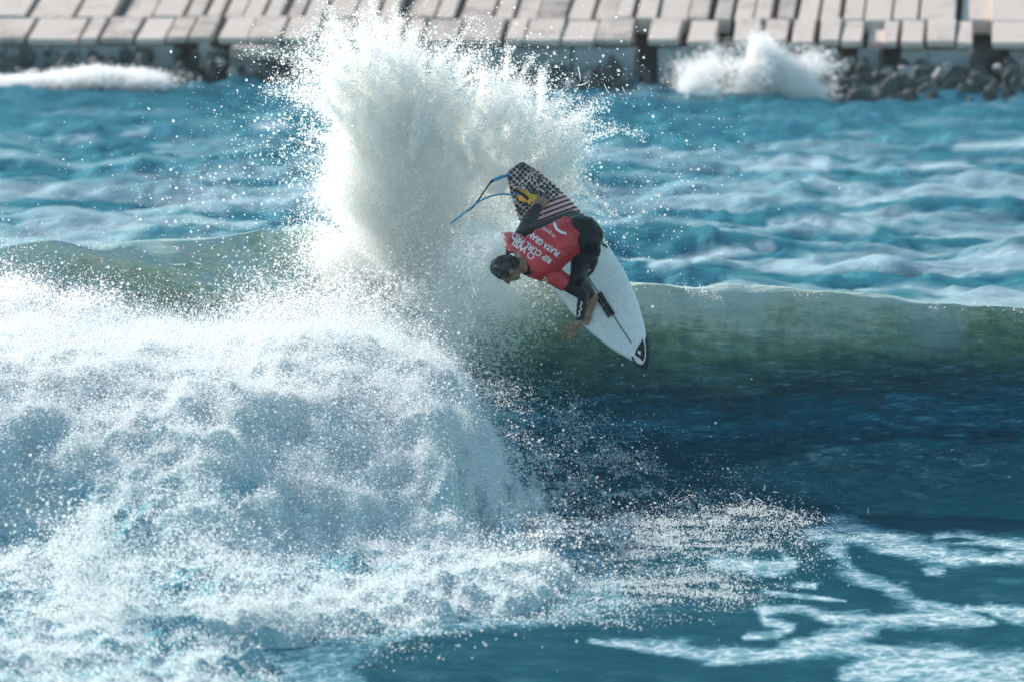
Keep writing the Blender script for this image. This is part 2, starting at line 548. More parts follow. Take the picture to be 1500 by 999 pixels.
# spume along the crest line
cl = np.exp(-((SS - YC + .1) / .16) ** 2) * sstep(.9, 1.1, z0)
foam = np.maximum(foam, -.40 + cl * (.22 + .35 * sstep(.45, .7, fbm(SX * .8, 2.2, 1.0, 3))))
leftface = sstep(-.9, -2.0, SX) * sstep(60.8, 61.6, SS) * sstep(62.3, 62.0, SS)
foam = np.maximum(foam, np.where(leftface > .05, -.4 + leftface * (.26 + .6 * (fbm(SX * 1.3, SS * 2.5, 31, 4) - .35)), -.4))
# the sea behind: long pale sheets of old foam
bsea = fbm(SX / 2.6 + .22 * SS, SS / 3.2, 9.0, 6, .62)
bs2 = fbm(SX / 1.3, SS / 2.6, 19.0, 3)
den = .30 * sstep(160, 120, SS) + .10
fb = (bsea - .5) * 2.2 + (bs2 - .5) * .5 + den * .5 - .30
foam = np.where(SS > 70, np.clip(fb, -.5, .5), foam)
nearer = sstep(150, 105, SS)
bm1 = fbm(SX / 3.4 + .3 * SS, SS / 3.0, 29.0, 6, .62)
milk = np.where(SS > 70, np.clip((bm1 - .56 + .17 * nearer + .5 * (bs2 - .5)) * 3.0, 0, .64) * (.25 + .75 * nearer), 0)
for cap in ([(290, 300, 4), (350, 298, 6), (412, 295, 4)], [(370, 190, 3), (400, 184, 6), (410, 188, 3)], [(185, 198, 2), (215, 194, 5)], [(90, 206, 2), (130, 203, 4)],
            [(1090, 246, 3), (1150, 236, 8), (1205, 240, 9), (1215, 246, 3)], [(1130, 330, 4), (1200, 326, 8), (1265, 332, 10), (1275, 340, 4)], [(1340, 246, 3), (1420, 243, 6)],
            [(1400, 385, 6), (1470, 372, 9), (1560, 366, 9)], [(960, 390, 5), (1050, 372, 7), (1130, 360, 5)], [(1000, 120, 2), (1050, 142, 3)], [(1400, 215, 4), (1520, 208, 6)]):
    cp = seg_paint(PXs + (fbm(SX * .8, SS * .5, 66., 4) - .5) * 50, PYs + (fbm(SX * .5, SS * .3, 76., 4) - .5) * 12, cap)
    milk = np.maximum(milk, np.where((SS > 80) & (cp > -2), sstep(-.9, 1.2, cp) * .85, 0))
milk = np.where((SS > 60.5) & (SS < 70), .40 * sstep(61.2, 62, SS) * sstep(.40, .62, fbm(SX * 1.6, SS * 1.1, 44., 4)), milk)
crest = np.where(SS < 70, sstep(-.05, 1.30, z0) * .98, .16 + .10 * sstep(-.2, .35, SZ))  # near wave: height drives the painted backlit green
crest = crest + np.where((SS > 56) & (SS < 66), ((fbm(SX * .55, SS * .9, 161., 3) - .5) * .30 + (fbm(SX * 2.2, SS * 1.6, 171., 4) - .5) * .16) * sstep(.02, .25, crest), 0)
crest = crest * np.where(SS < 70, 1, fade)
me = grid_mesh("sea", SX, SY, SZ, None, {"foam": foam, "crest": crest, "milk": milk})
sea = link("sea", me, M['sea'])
tag(sea, "teal sea with a green crested breaking wave and lacy foam", "sea", kind='structure')

# ------------------------------------------------------------------ whitewater: the broken part of the wave
wx = build_axis([(-9, -5, .09), (-5, 1.3, .030)])
ws = build_axis([(40.5, 44, .08), (44, 62.0, .042)])
WX, WS = np.meshgrid(wx, ws)
wz, ww, wzc = sea_profile(WX, WS)
top_px = np.array([-500, 0, 100, 200, 310, 400, 470, 560, 690, 760])
s_top = np.interp(WX, (top_px - 750) * K * 61.3, [62.1, 61.95, 61.7, 61.3, 60.95, 61.15, 61.35, 61.45, 61.1, 60.6])
eo = (fbm(WS * 1.3, 7.7, 2.2, 3) - .5) * 1.5 + (fbm(WS * 4.5, 3.7, 5.2, 3) - .5) * .7
din = np.minimum(edge_x(WS) - WX + eo * .6, 50)
wob = (fbm(WX * 1.4, WS * .8, 2.0, 4) - .5)
wobf = fbm(WX * 4.0, WS * 2.0, 23.0, 4) - .5
e1 = sstep(-.10, .95, din + wob * 1.0 + wobf * 1.3)
e2 = sstep(-.02, .45, s_top - WS + wob * .4)
inside = e1 * e2
ztar = np.interp(WS + (fbm(WX * 1.0, WS * .25, 81., 4) - .5) * 2.4, [40, 43, 45, 47, 49, 50.6, 51.6, 52.6, 53.5, 55, 58, 60, 61.2, 62], [.05, .08, .10, .10, .10, .16, .46, .82, 1.02, 1.07, 1.06, 1.04, 1.05, 1.1])
ztar = ztar * np.interp(WX, [-4, -1.5, 0, .6], [1.0, .98, .92, .80]) * (.86 + .28 * fbm(WX * .7, WS * .3, 71., 3))
front = fbm(WX * 1.1, 3.3, 81., 4) - .5
bl = billow(WX * .75, WS * .62, 1.0, 5)
bl2 = fbm(WX * 2.6, WS * 1.9, 7.0, 4)
bl3 = fbm(WX * 7.0, WS * 5.5, 57.0, 4)
gap = np.maximum(ztar - wz, .10)
crumb = 1 - sstep(1.0, .1, din) * (1 - np.clip(.30 + 1.2 * (fbm(WX * 2.0, WS * 1.4, 91., 3) - .22), .2, 1.1))
gap = gap * crumb
T = inside * (gap + np.minimum(gap, .4) * ((bl - .62) * .6 + (bl2 - .5) * .55)) + inside * (bl3 - .5) * .24


def mound(px, py, Y, rx, ry, h, p=2.0):
    c = P(px, py, Y)
    d = ((WX - c[0]) / rx) ** 2 + ((WS - Y) / ry) ** 2
    return h * np.exp(-d ** (p / 2))


mnoise = .55 + .9 * fbm(WX * 2.2, WS * 1.5, 17.0, 4)
T = T + mnoise * (mound(440, 640, 54.8, .40, 1.4, .16)
                  ) * e1
WZ = wz + T - (1 - inside) * .25
WYp = WS + sea_shift(WX, ww) - np.minimum(T, .35) * .35
PXw, PYw = proj(WX, WYp, WZ)
# how frothy: white high up and over the fresh splashes, aerated turquoise and painted shade below
froth = .02 + .40 * sstep(51.3, 54.5, WS) + (bl - .6) * .35 + .18 * (mound(150, 830, 46.9, .36, 1.6, 1, 2)) + .22 * sstep(49, 53, WS) * sstep(-2.3, -1.0, WX)
hol = fbm(WX * 1.1 + 4, WS * .55, 27.0, 4)
hol2 = fbm(WX * 3.6, WS * 1.5, 127.0, 4)
froth = froth - .14 * sstep(.52, .68, hol) - .22 * sstep(.54, .70, hol2) * sstep(56, 52, WS)
me = grid_mesh("whitewater", WX, WYp, WZ, inside > .02, {"foam": froth})
wwo = link("whitewater", me, M['white'])
tag(wwo, "churning whitewater tumbling down the broken left part of the wave", "whitewater", kind='stuff')


def sample_grid(n, PXg, PYg, PZg, weight):
    """random points on a grid surface, by a weight field"""
    ny, nx = PXg.shape
    out = []
    tot = 0
    wmax = 1.0
    while tot < n:
        fi = RNG.random(n) * (ny - 1.001); fj = RNG.random(n) * (nx - 1.001)
        i = fi.astype(int); j = fj.astype(int)
        keep = RNG.random(n) < weight[i, j]
        i = i[keep]; j = j[keep]; a = (fi[keep] - i)[:, None]; b = (fj[keep] - j)[:, None]
        g = np.stack([PXg, PYg, PZg], -1)
        p = (g[i, j] * (1 - a) * (1 - b) + g[i + 1, j] * a * (1 - b) + g[i, j + 1] * (1 - a) * b + g[i + 1, j + 1] * a * b)
        out.append(p); tot += len(p)
    return np.concatenate(out)[:n]


def lograd(n, med, sig=.35, lo=.0018, hi=.014):
    return np.clip(med * np.exp(RNG.normal(0, sig, n)), lo, hi)


# froth: drops lying on and leaping off the whitewater
vis = (WX > -4.6) & (PXw > -120) & (PYw < 1080)
wgt = np.where(vis, inside ** .5, 0) * np.clip((froth + .20) * 1.5, .10, 1)
wgt = wgt * (.75 + .25 * sstep(48.5, 52.5, WS))
rg = sstep(.10, .0, np.abs(fbm(WX * 4.2, WS * 3.0, 141., 4) - .5))
wgt = wgt * (.30 + .70 * rg)
wgt = wgt * np.clip(.25 + 1.5 * fbm(WX * 3.0, WS * 2.2, 41, 3) , 0, 1)
n = 2100000
p = sample_grid(n, WX, WYp, WZ, wgt)
topness = np.interp(p[:, 1], [50, 51.8, 53, 54.5, 57, 60], [.3, .6, 1.6, 1.6, .8, 1.0])
lift = RNG.exponential(.022, n) + np.where(RNG.random(n) < .14, RNG.exponential(.085, n) * topness, 0)
p[:, 2] += lift; p[:, 1] -= lift * .4 + .004
p[:, 0] += RNG.normal(0, .01, n)
drops("froth", p, lograd(n, .0019, .55, .0008, .010), M['froth'], "fine white froth and drops covering the tumbling whitewater", "froth")


# ------------------------------------------------------------------ the plume thrown up by the turn
def density_keep(p, sc, lo, hi, seed):
    q = fbm(p[:, 0] * sc, p[:, 1] * sc, p[:, 2] * sc + seed, 4)
    return RNG.random(len(p)) < sstep(lo, hi, q)


def blob_points(blobs, n, Y, dY):
    w = np.array([b[4] * b[2] * b[3] for b in blobs], float); w /= w.sum()
    k = RNG.choice(len(blobs), n, p=w)
    b = np.array(blobs, float)[k]
    px = b[:, 0] + RNG.normal(0, 1, n) * b[:, 2]
    py = b[:, 1] + RNG.normal(0, 1, n) * b[:, 3]
    Yy = Y + RNG.normal(0, 1, n) * dY
    return px, py, Yy


plume = [(560, 395, 50, 30, 1.0), (530, 330, 38, 50, 1.1), (580, 290, 55, 55, 1.1), (545, 220, 40, 50, .9), (530, 150, 34, 40, .75),
         (600, 200, 55, 50, .8), (650, 190, 50, 45, .8), (700, 180, 45, 36, .8), (745, 190, 36, 30, .75), (790, 200, 30, 28, .6),
         (825, 215, 20, 34, .5), (835, 260, 14, 30, .35), (520, 400, 40, 34, 1.1), (600, 410, 60, 30, 1.2), (680, 370, 40, 36, .9), (560, 340, 50, 40, 1.2), (490, 340, 16, 40, .9), (490, 240, 16, 60, .45), (650, 280, 50, 50, .9), (700, 250, 45, 40, .8), (760, 240, 34, 30, .55),
         (640, 350, 50, 45, .9), (690, 330, 40, 40, .7), (490, 100, 24, 32, .45), (560, 105, 45, 28, .32), (640, 130, 50, 24, .30),
         (720, 150, 40, 20, .26), (640, 420, 60, 26, .8), (500, 400, 28, 30, .6), (690, 400, 36, 34, .5), (800, 280, 20, 26, .3)]
n = 1150000
px, py, yy = blob_points(plume, n, 60.8, .20)
# jets: the plume fans out from the tail of the board
ang = np.arctan2(py - 470, px - 655); rr = np.hypot(py - 470, px - 655)
jet = fbm(ang * 5.5, rr / 190.0, 2.0 + (yy - 60) * 1.2, 4)
p = P(px, py, yy)
cl = fbm(p[:, 0] * 3.4, p[:, 1] * 3.0, p[:, 2] * 3.4, 5, .6)
far = sstep(120, 420, rr)
keep = RNG.random(n) < sstep(.24 + .20 * far, .58 + .18 * far, .58 * jet + .42 * cl)
p = p[keep]
p = p[(p[:, 2] > .9)]
# fingers: jets that leave the fan and break up as they fly
fp = []
for _ in range(420):
    th = RNG.uniform(-2.08, -.80)
    R_ = np.interp(th, [-2.08, -2.0, -1.75, -1.45, -1.15, -.95, -.80], [400, 445, 415, 372, 350, 330, 290])
    r0 = R_ * RNG.uniform(.55, .92); r1 = r0 + R_ * RNG.uniform(.08, .30)
    m_ = int(RNG.uniform(250, 1500))
    t = RNG.random(m_) ** 1.5
    r_ = r0 + (r1 - r0) * t; bend = RNG.normal() * .12
    a_ = th + bend * t
    wd = 2.0 + 6.0 * t * RNG.random() + 1.5 * RNG.random()
    y_ = 60.8 + RNG.normal() * .18
    fp.append(P(655 + r_ * np.cos(a_) + RNG.normal(0, 1, m_) * wd, 470 + r_ * np.sin(a_) + RNG.normal(0, 1, m_) * wd + 14 * t * t, y_ + RNG.normal(0, 1, m_) * .03))
p = np.concatenate([p] + fp)
drops("spray_plume", p, lograd(len(p), .0024, .55, .001, .010), M['drop'], "tall white fan of spray thrown up behind the surfboard", "spray")

# loose drops round the plume, and ropes of water torn off its edge
loose = [(480, 90, 30, 35, .7), (540, 70, 60, 22, .8), (620, 85, 60, 22, .6), (700, 115, 60, 25, .5), (800, 165, 40, 30, .7),
         (850, 220, 25, 45, .8), (845, 290, 30, 40, .5), (440, 230, 70, 80, .22), (380, 250, 110, 60, .10), (470, 180, 30, 70, .6),
         (900, 250, 60, 80, .10), (880, 200, 40, 60, .25), (930, 330, 50, 60, .05), (700, 60, 120, 40, .05), (1000, 200, 80, 80, .02), (600, 30, 80, 20, .10),
         (260, 270, 120, 60, .03)]
n = 30000
px, py, yy = blob_points(loose, n, 60.7, .5)
p = P(px, py, yy)
k = density_keep(p, 2.5, .38, .62, 3.0)
drops("spray_drops", p[k], lograd(k.sum(), .0026, .65, .001, .012), M['froth'], "loose drops flying round the edge of the spray fan", "drops")


def ropes(n, cx, cy, sx, sy, Y, dY, length, seed, rmin=.002, rmax=.007, up=1.0):
    """thin ropes of water: chains of touching drops along bent arcs"""
    r = np.random.default_rng(seed)
    pts = []; rad = []
    for _ in range(n):
        c = P(cx + r.normal() * sx, cy + r.normal() * sy, Y + r.normal() * dY)
        a = r.uniform(0, 2 * math.pi); cur = r.normal() * 5; el = r.normal() * .5
        L_ = length * math.exp(r.normal() * .5)
        m = int(L_ / .004) + 4
        t = np.linspace(0, L_, m)
        th = a + cur * t
        st = L_ / m
        x = np.cumsum(np.cos(th)) * st; z = np.cumsum(np.sin(th)) * st * up; y = np.sin(t * 9 + a) * .02 + el * t
        q = np.stack([x, y, z], 1) + c
        rr_ = (rmin + (rmax - rmin) * r.random() * (.35 + .65 * np.abs(np.sin(t * r.uniform(15, 50) + a)))) * (1 - .6 * np.abs(2 * t / L_ - 1))
        pts.append(q); rad.append(rr_)
    return np.concatenate(pts), np.concatenate(rad)


rp, rrad = [], []
for args in ((120, 440, 490, 60, 30, 60.2, .3, .13, 1), (70, 560, 500, 80, 50, 60.1, .3, .10, 2), (70, 150, 742, 40, 16, 47.0, .25, .055, 3),
             (22, 255, 715, 22, 24, 47.1, .2, .045, 4), (30, 360, 770, 30, 35, 46.8, .2, .04, 5), (60, 800, 175, 50, 36, 60.8, .3, .05, 6),
             (90, 520, 130, 50, 50, 60.8, .3, .05, 7), (50, 1110, 755, 50, 14, 56.2, .3, .05, 8), (40, 1040, 850, 45, 16, 51.3, .3, .04, 9),
             (90, 200, 430, 110, 30, 60.9, .2, .10, 10)):
    a, b = ropes(*args[:7], length=args[7], seed=args[8]); rp.append(a); rrad.append(b)
drops("water_ropes", np.concatenate(rp), np.concatenate(rrad), M['froth'], "thin torn ropes of water flung off the spray and splashes", "splash strands")

# spray drifting between the surfer and the whitewater, and the belt of round drops right of it
veil = [(10, 430, 45, 20, .9), (100, 452, 45, 18, .8), (190, 495, 45, 18, .7), (280, 530, 45, 18, .7), (360, 530, 40, 20, .8), (60, 500, 60, 24, .8), (420, 500, 40, 30, 1.0), (640, 450, 70, 30, .8), (560, 470, 70, 35, 1.0), (470, 490, 60, 30, .9), (660, 520, 40, 40, .6), (600, 540, 60, 40, .7), (700, 440, 22, 26, .5), (690, 400, 25, 30, .6),
        (430, 430, 60, 30, .12), (720, 366, 14, 14, 1.6), (735, 350, 10, 8, 1.2), (690, 380, 26, 26, .9), (700, 345, 20, 20, .5)]
n = 560000
px, py, yy = blob_points(veil, n, 60.1, .38)
p = P(px, py, yy)
k = density_keep(p, 4.0, .40, .58, 7.0)
drops("spray_veil", p[k], lograd(k.sum(), .0027, .60, .001, .012), M['drop'], "veil of spray hanging between the surfer and the whitewater", "spray")
belt = [(700, 520, 16, 30, 1.0), (715, 590, 16, 40, 1.0), (735, 660, 18, 40, 1.0), (760, 730, 22, 40, 1.0), (800, 800, 26, 30, .9), (700, 500, 28, 34, .9), (735, 560, 30, 45, .5), (690, 560, 30, 40, .8), (760, 640, 40, 60, .35), (720, 680, 20, 60, .8), (770, 760, 45, 50, .9), (830, 800, 60, 50, .5),
        (800, 480, 60, 40, .04), (850, 620, 90, 60, .06), (560, 900, 60, 40, .5)]
n = 30000
px, py, yy = blob_points(belt, n, 0, 0)
yy = np.interp(py, [430, 520, 600, 700, 800, 900, 990], [60.4, 60.0, 57.6, 53.8, 50.4, 47.2, 44.5]) + RNG.normal(0, .2, n)
p = P(px, py, yy)
k = density_keep(p, 3.0, .36, .60, 11.0)
drops("round_drops", p[k], lograd(k.sum(), .0021, .65, .0009, .009), M['drop'], "belt of round drops in front of the dark wave face", "drops")

# mist tearing across the back shoulder
n = 5200
px, py, yy = blob_points([(733, 352, 8, 7, 1.0), (718, 358, 12, 10, 1.0), (742, 344, 11, 6, .6), (704, 378, 12, 12, .4), (750, 356, 9, 6, .12)], n, 58.8, .06)
p = P(px, py, yy)
k = density_keep(p, 9.0, .40, .62, 57.0)
drops("shoulder_spray", p[k], lograd(k.sum(), .0021, .5, .001, .006), M['drop'], "burst of fine spray hiding the far shoulder of the surfer", "spray")

# spume blowing along the crest of the unbroken wave
n = 26000
cx = RNG.uniform(-.3, 5.2, n); cz = crest_z(cx)
off = RNG.normal(0, .10, n)
p = np.stack([cx, YC - LEAN + .22 * np.sin(cx * .35 + .4) + off, cz + RNG.exponential(.012, n) - .05 - 3.0 * np.maximum(0, np.abs(off) - .05) ** 1.5], 1)
k = density_keep(p, 2.2, .46, .66, 5.0)
drops("crest_spume", p[k], lograd(k.sum(), .0024, .5, .001, .007), M['drop'], "thin line of spume along the green crest of the wave", "spume")

# lacy foam drawn across the water in torn threads
ii = np.where((ys > 46) & (ys < 61.5))[0]; jj = np.where((xs > -1.2) & (xs < 4.2))[0]
cut_ = np.ix_(ii, jj)
GX, GS = SX[cut_], SS[cut_]
q1 = fbm(GX * 2.6 + GS * .5, GS * 1.3, 101., 5, .6); q2 = fbm(GX * 6.0 + GS * .9, GS * 3.0, 111., 4, .6)
ridge = sstep(.055, .0, np.abs(q1 - .5)) * .7 + sstep(.06, .0, np.abs(q2 - .5)) * .5
lw = lace[cut_] ** 1.7 * np.clip(ridge * sstep(.30, .62, fbm(GX * .9, GS * .6, 121., 3)) * 1.5, 0, 1)
lw = lw * (.25 + .75 * sstep(51.5, 54.5, GS)) * (.35 + .65 * sstep(2.2, 1.2, dist[cut_]))
n = 80000
p = sample_grid(n, GX, SY[cut_], SZ[cut_], lw)
p[:, 2] += .003 + RNG.exponential(.010, n); p[:, 1] -= .004
drops("foam_lace", p, lograd(n, .0021, .5, .0009, .007), M['froth'], "torn threads of foam drawn over the dark water beside the whitewater", "foam")

# small splashes at the edge of the churned water
spl = [(1110, 752, 42, 11, 1.0), (1060, 742, 50, 12, .8), (1150, 766, 30, 10, .7), (1020, 765, 60, 14, .6), (960, 780, 60, 18, .4), (1010, 862, 45, 12, 1.1), (1060, 866, 35, 12, .9), (1050, 842, 30, 12, .5),
       (960, 855, 50, 12, .7), (900, 865, 50, 14, .5), (1200, 785, 35, 8, .15), (880, 900, 70, 16, .3), (760, 905, 90, 10, .3)]
n = 24000
px, py, _ = blob_points(spl, n, 0, 0)
yy = np.interp(py, [700, 750, 800, 850, 900, 960], [57.2, 55.6, 53.2, 50.6, 48.3, 46.]) + RNG.normal(0, .12, n)
p = P(px, py, yy)
k = density_keep(p, 5.0, .42, .58, 17.0)
drops("edge_splash", p[k], lograd(k.sum(), .0022, .5, .001, .007), M['froth'], "low white splashes skipping over the teal trough beside the whitewater", "splash")
near_spl = [(130, 752, 16, 10, .8), (160, 748, 14, 9, .8), (195, 758, 14, 10, .7), (150, 790, 50, 24, .8), (170, 840, 70, 36, .7), (130, 900, 80, 50, .7), (90, 960, 70, 30, .8), (220, 900, 60, 50, .6),
            (300, 800, 40, 24, .35), (340, 860, 60, 40, .4), (60, 780, 40, 60, .12), (40, 960, 50, 30, .7), (512, 975, 14, 22, .5), (260, 720, 50, 22, .12), (420, 900, 60, 50, .4)]
n = 110000
px, py, yy = blob_points(near_spl, n, 46.8, .25)
p = P(px, py, yy)
k = density_keep(p, 3.6, .42, .62, 27.0)
drops("near_splash", p[k], lograd(k.sum(), .0020, .65, .0008, .010), M['froth'], "splash bursting up in the nearest whitewater with sunlit tips", "splash")

# ------------------------------------------------------------------ breakwater
BW = 162.0
MPP = BW * K
PHI = math.radians(-11.0)
bwr = Matrix.Rotation(PHI, 4, 'Z')


def concrete(name, col, var):
    m, nt, out = new_mat(name)
    L = nt.links.new
    b = principled(nt, col, .85, .2)
    g = N(nt, "ShaderNodeNewGeometry"); oi = N(nt, "ShaderNodeObjectInfo")
    n1 = N(nt, "ShaderNodeTexNoise", i_Scale=1.3, i_Detail=8.0, i_Roughness=.65)
    n2 = N(nt, "ShaderNodeTexNoise", i_Scale=9.0, i_Detail=5.0)
    L(g.outputs['Position'], n1.inputs['Vector']); L(g.outputs['Position'], n2.inputs['Vector'])
    a = N(nt, "ShaderNodeMath", operation='MULTIPLY_ADD'); a.inputs[1].default_value = .5
    L(n2.outputs[0], a.inputs[0]); L(n1.outputs[0], a.inputs[2])
    a2 = N(nt, "ShaderNodeMath", operation='MULTIPLY_ADD'); a2.inputs[1].default_value = .35
    L(oi.outputs['Random'], a2.inputs[0]); L(a.outputs[0], a2.inputs[2])
    r = N(nt, "ShaderNodeValToRGB")
    r.color_ramp.elements[0].position = .55; r.color_ramp.elements[0].color = (*[c * (1 - var) for c in col], 1)
    r.color_ramp.elements[1].position = 1.25 / 1.3; r.color_ramp.elements[1].color = (*[c * (1 + var * .6) for c in col], 1)
    L(a2.outputs[0], r.inputs[0]); L(r.outputs[0], b.inputs['Base Color'])
    bp = N(nt, "ShaderNodeBump", i_Strength=.5, i_Distance=.04)
    L(n2.outputs[0], bp.inputs['Height']); L(bp.outputs[0], b.inputs['Normal'])
    L(b.outputs[0], out.inputs[0])
    return m


M['slab'] = concrete("pale_concrete", (.44, .36, .315), .6)
M['face'] = concrete("shaded_concrete", (.27, .29, .30), .4)  # darker, bluer concrete: shade of the upright faces put into the colour
M['core'] = concrete("shadow_core", (.025, .035, .04), .3)  # near black, paints the shade down the slits and notches
M['rock'] = concrete("wet_rock", (.05, .06, .062), .5)
M['rock2'] = concrete("dry_rock", (.27, .25, .24), .4)

bw = empty("breakwater", (0, BW, 0))
bw.rotation_euler = (0, 0, PHI)
tag(bw, "long concrete breakwater of sloping slabs behind the surf", "breakwater")


def box_bm(bm, x0, x1, y0, y1, z0, z1, slope=0.0, bev=.02, jit=0.0, skew=0.0):
    vs = []
    for z in (0, 1):
        for (x, y) in ((x0, y0), (x1, y0), (x1, y1), (x0, y1)):
            zz = (z1 if z else z0) + (slope * (y - y0) if z else 0)
            vs.append(bm.verts.new((x + skew * (y - y0) + random.uniform(-jit, jit), y + random.uniform(-jit, jit), zz + random.uniform(-jit, jit) * .6)))
    f = [bm.faces.new([vs[i] for i in idx]) for idx in ((0, 3, 2, 1), (4, 5, 6, 7), (0, 1, 5, 4), (1, 2, 6, 5), (2, 3, 7, 6), (3, 0, 4, 7))]
    if bev:
        bmesh.ops.bevel(bm, geom=list({e for q in f for e in q.edges}), offset=bev, segments=1, affect='EDGES')


def bm_obj(name, bm, mat, parent=None, smooth=False):
    me = bpy.data.meshes.new(name)
    bmesh.ops.recalc_face_normals(bm, faces=bm.faces[:])
    bm.to_mesh(me); bm.free()
    if smooth:
        me.polygons.foreach_set('use_smooth', np.ones(len(me.polygons), bool))
    return link(name, me, mat, parent)


lower = [(-420, 8), (-330, 8), (-240, 8), (-140, 8), (-60, 8), (15, 8), (97, 9), (128, 8), (181, 7), (228, 4), (262, 6), (303, 9), (352, 4), (403, 4), (455, 5), (506, 3), (560, 3), (585, 8), (612, 6), (668, 8), (735, 9),
         (767, 3), (822, 3), (872, 3), (938, 27), (1003, 15), (1064, 29), (1118, 10), (1160, 9), (1200, 9), (1235, 3), (1268, 3), (1297, 3), (1322, 8), (1360, 5), (1405, 3), (1443, 30), (1535, 7),
         (1600, 8), (1690, 8), (1780, 8), (1880, 8), (1990, 8)]
upper = [(-420, 8), (-330, 8), (-250, 8), (-170, 8), (-90, 8), (-20, 8), (52, 8), (112, 8), (141, 8), (172, 3), (222, 9), (252, 8), (280, 9), (312, 3), (342, 7), (374, 13), (403, 3), (434, 9), (480, 3), (516, 8), (546, 6),
         (575, 3), (605, 7), (637, 9), (692, 8), (725, 7), (760, 3), (803, 3), (843, 8), (878, 3), (905, 8), (940, 4), (985, 3), (1020, 12), (1052, 6), (1083, 4), (1114, 10), (1148, 8), (1182, 6), (1215, 7), (1248, 3),
         (1290, 3), (1330, 6), (1385, 3), (1432, 7), (1500, 5), (1590, 8), (1690, 8), (1780, 8), (1880, 8), (1990, 8)]
SLOPE = .20


def slab_row(name, joints, y0, y1, ztop, thick, seed):
    r = random.Random(seed)
    for (a, wa), (b, wb) in zip(joints[:-1], joints[1:]):
        x0 = (a + wa / 2 - 750) * MPP; x1 = (b - wb / 2 - 750) * MPP
        dz = r.uniform(-.025, .025)
        notch = .62 if (seed < 3 and r.random() < .13 and x1 - x0 < .75) else 0.0
        bm = bmesh.new()
        box_bm(bm, x0, x1, y0 + notch + r.uniform(-.08, .08), y1 - .06, ztop + dz - thick, ztop + dz, SLOPE + r.uniform(-.012, .012), .012, .012, -.12)
        bm_obj(name, bm, M['slab'], bw)


slab_row("slab", lower, 0, 2.05, .97, .12, 1)
slab_row("slab", upper, 2.03, 6.2, 1.365, .30, 2)
slab_row("slab", [(q - 18, w) for q, w in upper[::2]], 6.3, 8.6, 2.30, .5, 3)
bm = bmesh.new(); box_bm(bm, -17, 17.5, 1.3, 9.2, -2, .62, .19, .0); bm_obj("core", bm, M['core'], bw)
bm = bmesh.new(); box_bm(bm, -17, 17.5, 9.3, 12.5, .5, 3.3, 0, .05); bm_obj("crown_wall", bm, M['face'], bw)
# upright blocks below the ledge, with dark openings between some
fj = [(-420, -150), (-148, -20), (-18, 95), (97, 238), (332, 470), (473, 560), (563, 640), (642, 735), (738, 836), (839, 928), (966, 1058), (1062, 1164), (1191, 1229), (1258, 1291), (1324, 1362), (1365, 1423), (1482, 1560), (1563, 1700), (1703, 1990)]
for i, (a, b) in enumerate(fj):
    bm = bmesh.new()
    fwd = .12 if not (332 <= a < 470) else -.35
    box_bm(bm, (a - 750) * MPP, (b - 750) * MPP, fwd + random.uniform(-.04, .04), .88, -.3, .82 + (.0 if fwd > 0 else -.20), 0, .03, .02)
    bm_obj("face_block", bm, M['face'], bw)
bm = bmesh.new(); box_bm(bm, (334 - 750) * MPP, (468 - 750) * MPP, -.50, -.02, .55, .80, .1, .03, .01); bm_obj("step_slab", bm, M['slab'], bw)

# boulders at its foot
def rock_mesh(seed):
    bm = bmesh.new()
    bmesh.ops.create_icosphere(bm, subdivisions=3, radius=1)
    r = np.random.default_rng(seed); o = r.uniform(0, 40, 3); sq = r.uniform(.65, 1.15, 3)
    pl = [(Vector(r.normal(size=3)).normalized(), r.uniform(.52, .88)) for _ in range(12)]
    for v in bm.verts:
        d = v.co.normalized()
        rad = 1.0
        for nrm, h in pl:
            c = d.dot(nrm)
            if c > .05: rad = min(rad, h / c)
        q = float(fbm(d.x * 1.6 + o[0], d.y * 1.6 + o[1], d.z * 1.6 + o[2], 3)) - .5
        v.co = Vector([d[k] * rad * (1 + q * .5) * sq[k] for k in range(3)])
    me = bpy.data.meshes.new("boulder")
    bm.to_mesh(me); bm.free()
    return me


rmesh = [rock_mesh(50 + i) for i in range(7)]
rmesh_pale = [m_.copy() for m_ in rmesh]
for m_ in rmesh: m_.materials.append(M['rock'])
for m_ in rmesh_pale: m_.materials.append(M['rock2'])
rr_ = random.Random(5)


def boulder(px, zc_, yl, size, pale, label, group):
    o = bpy.data.objects.new("boulder", (rmesh_pale if pale else rmesh)[rr_.randrange(7)])
    COL.objects.link(o)
    loc = bwr @ Vector(((px - 750) * MPP, yl, zc_))
    o.location = loc + Vector((0, BW, 0))
    o.scale = (size * rr_.uniform(.85, 1.25), size * rr_.uniform(.8, 1.1), size * rr_.uniform(.75, 1.05))
    o.rotation_euler = (rr_.uniform(0, 6), rr_.uniform(0, 6), rr_.uniform(0, 6))
    tag(o, label, "boulder", group)
    return o


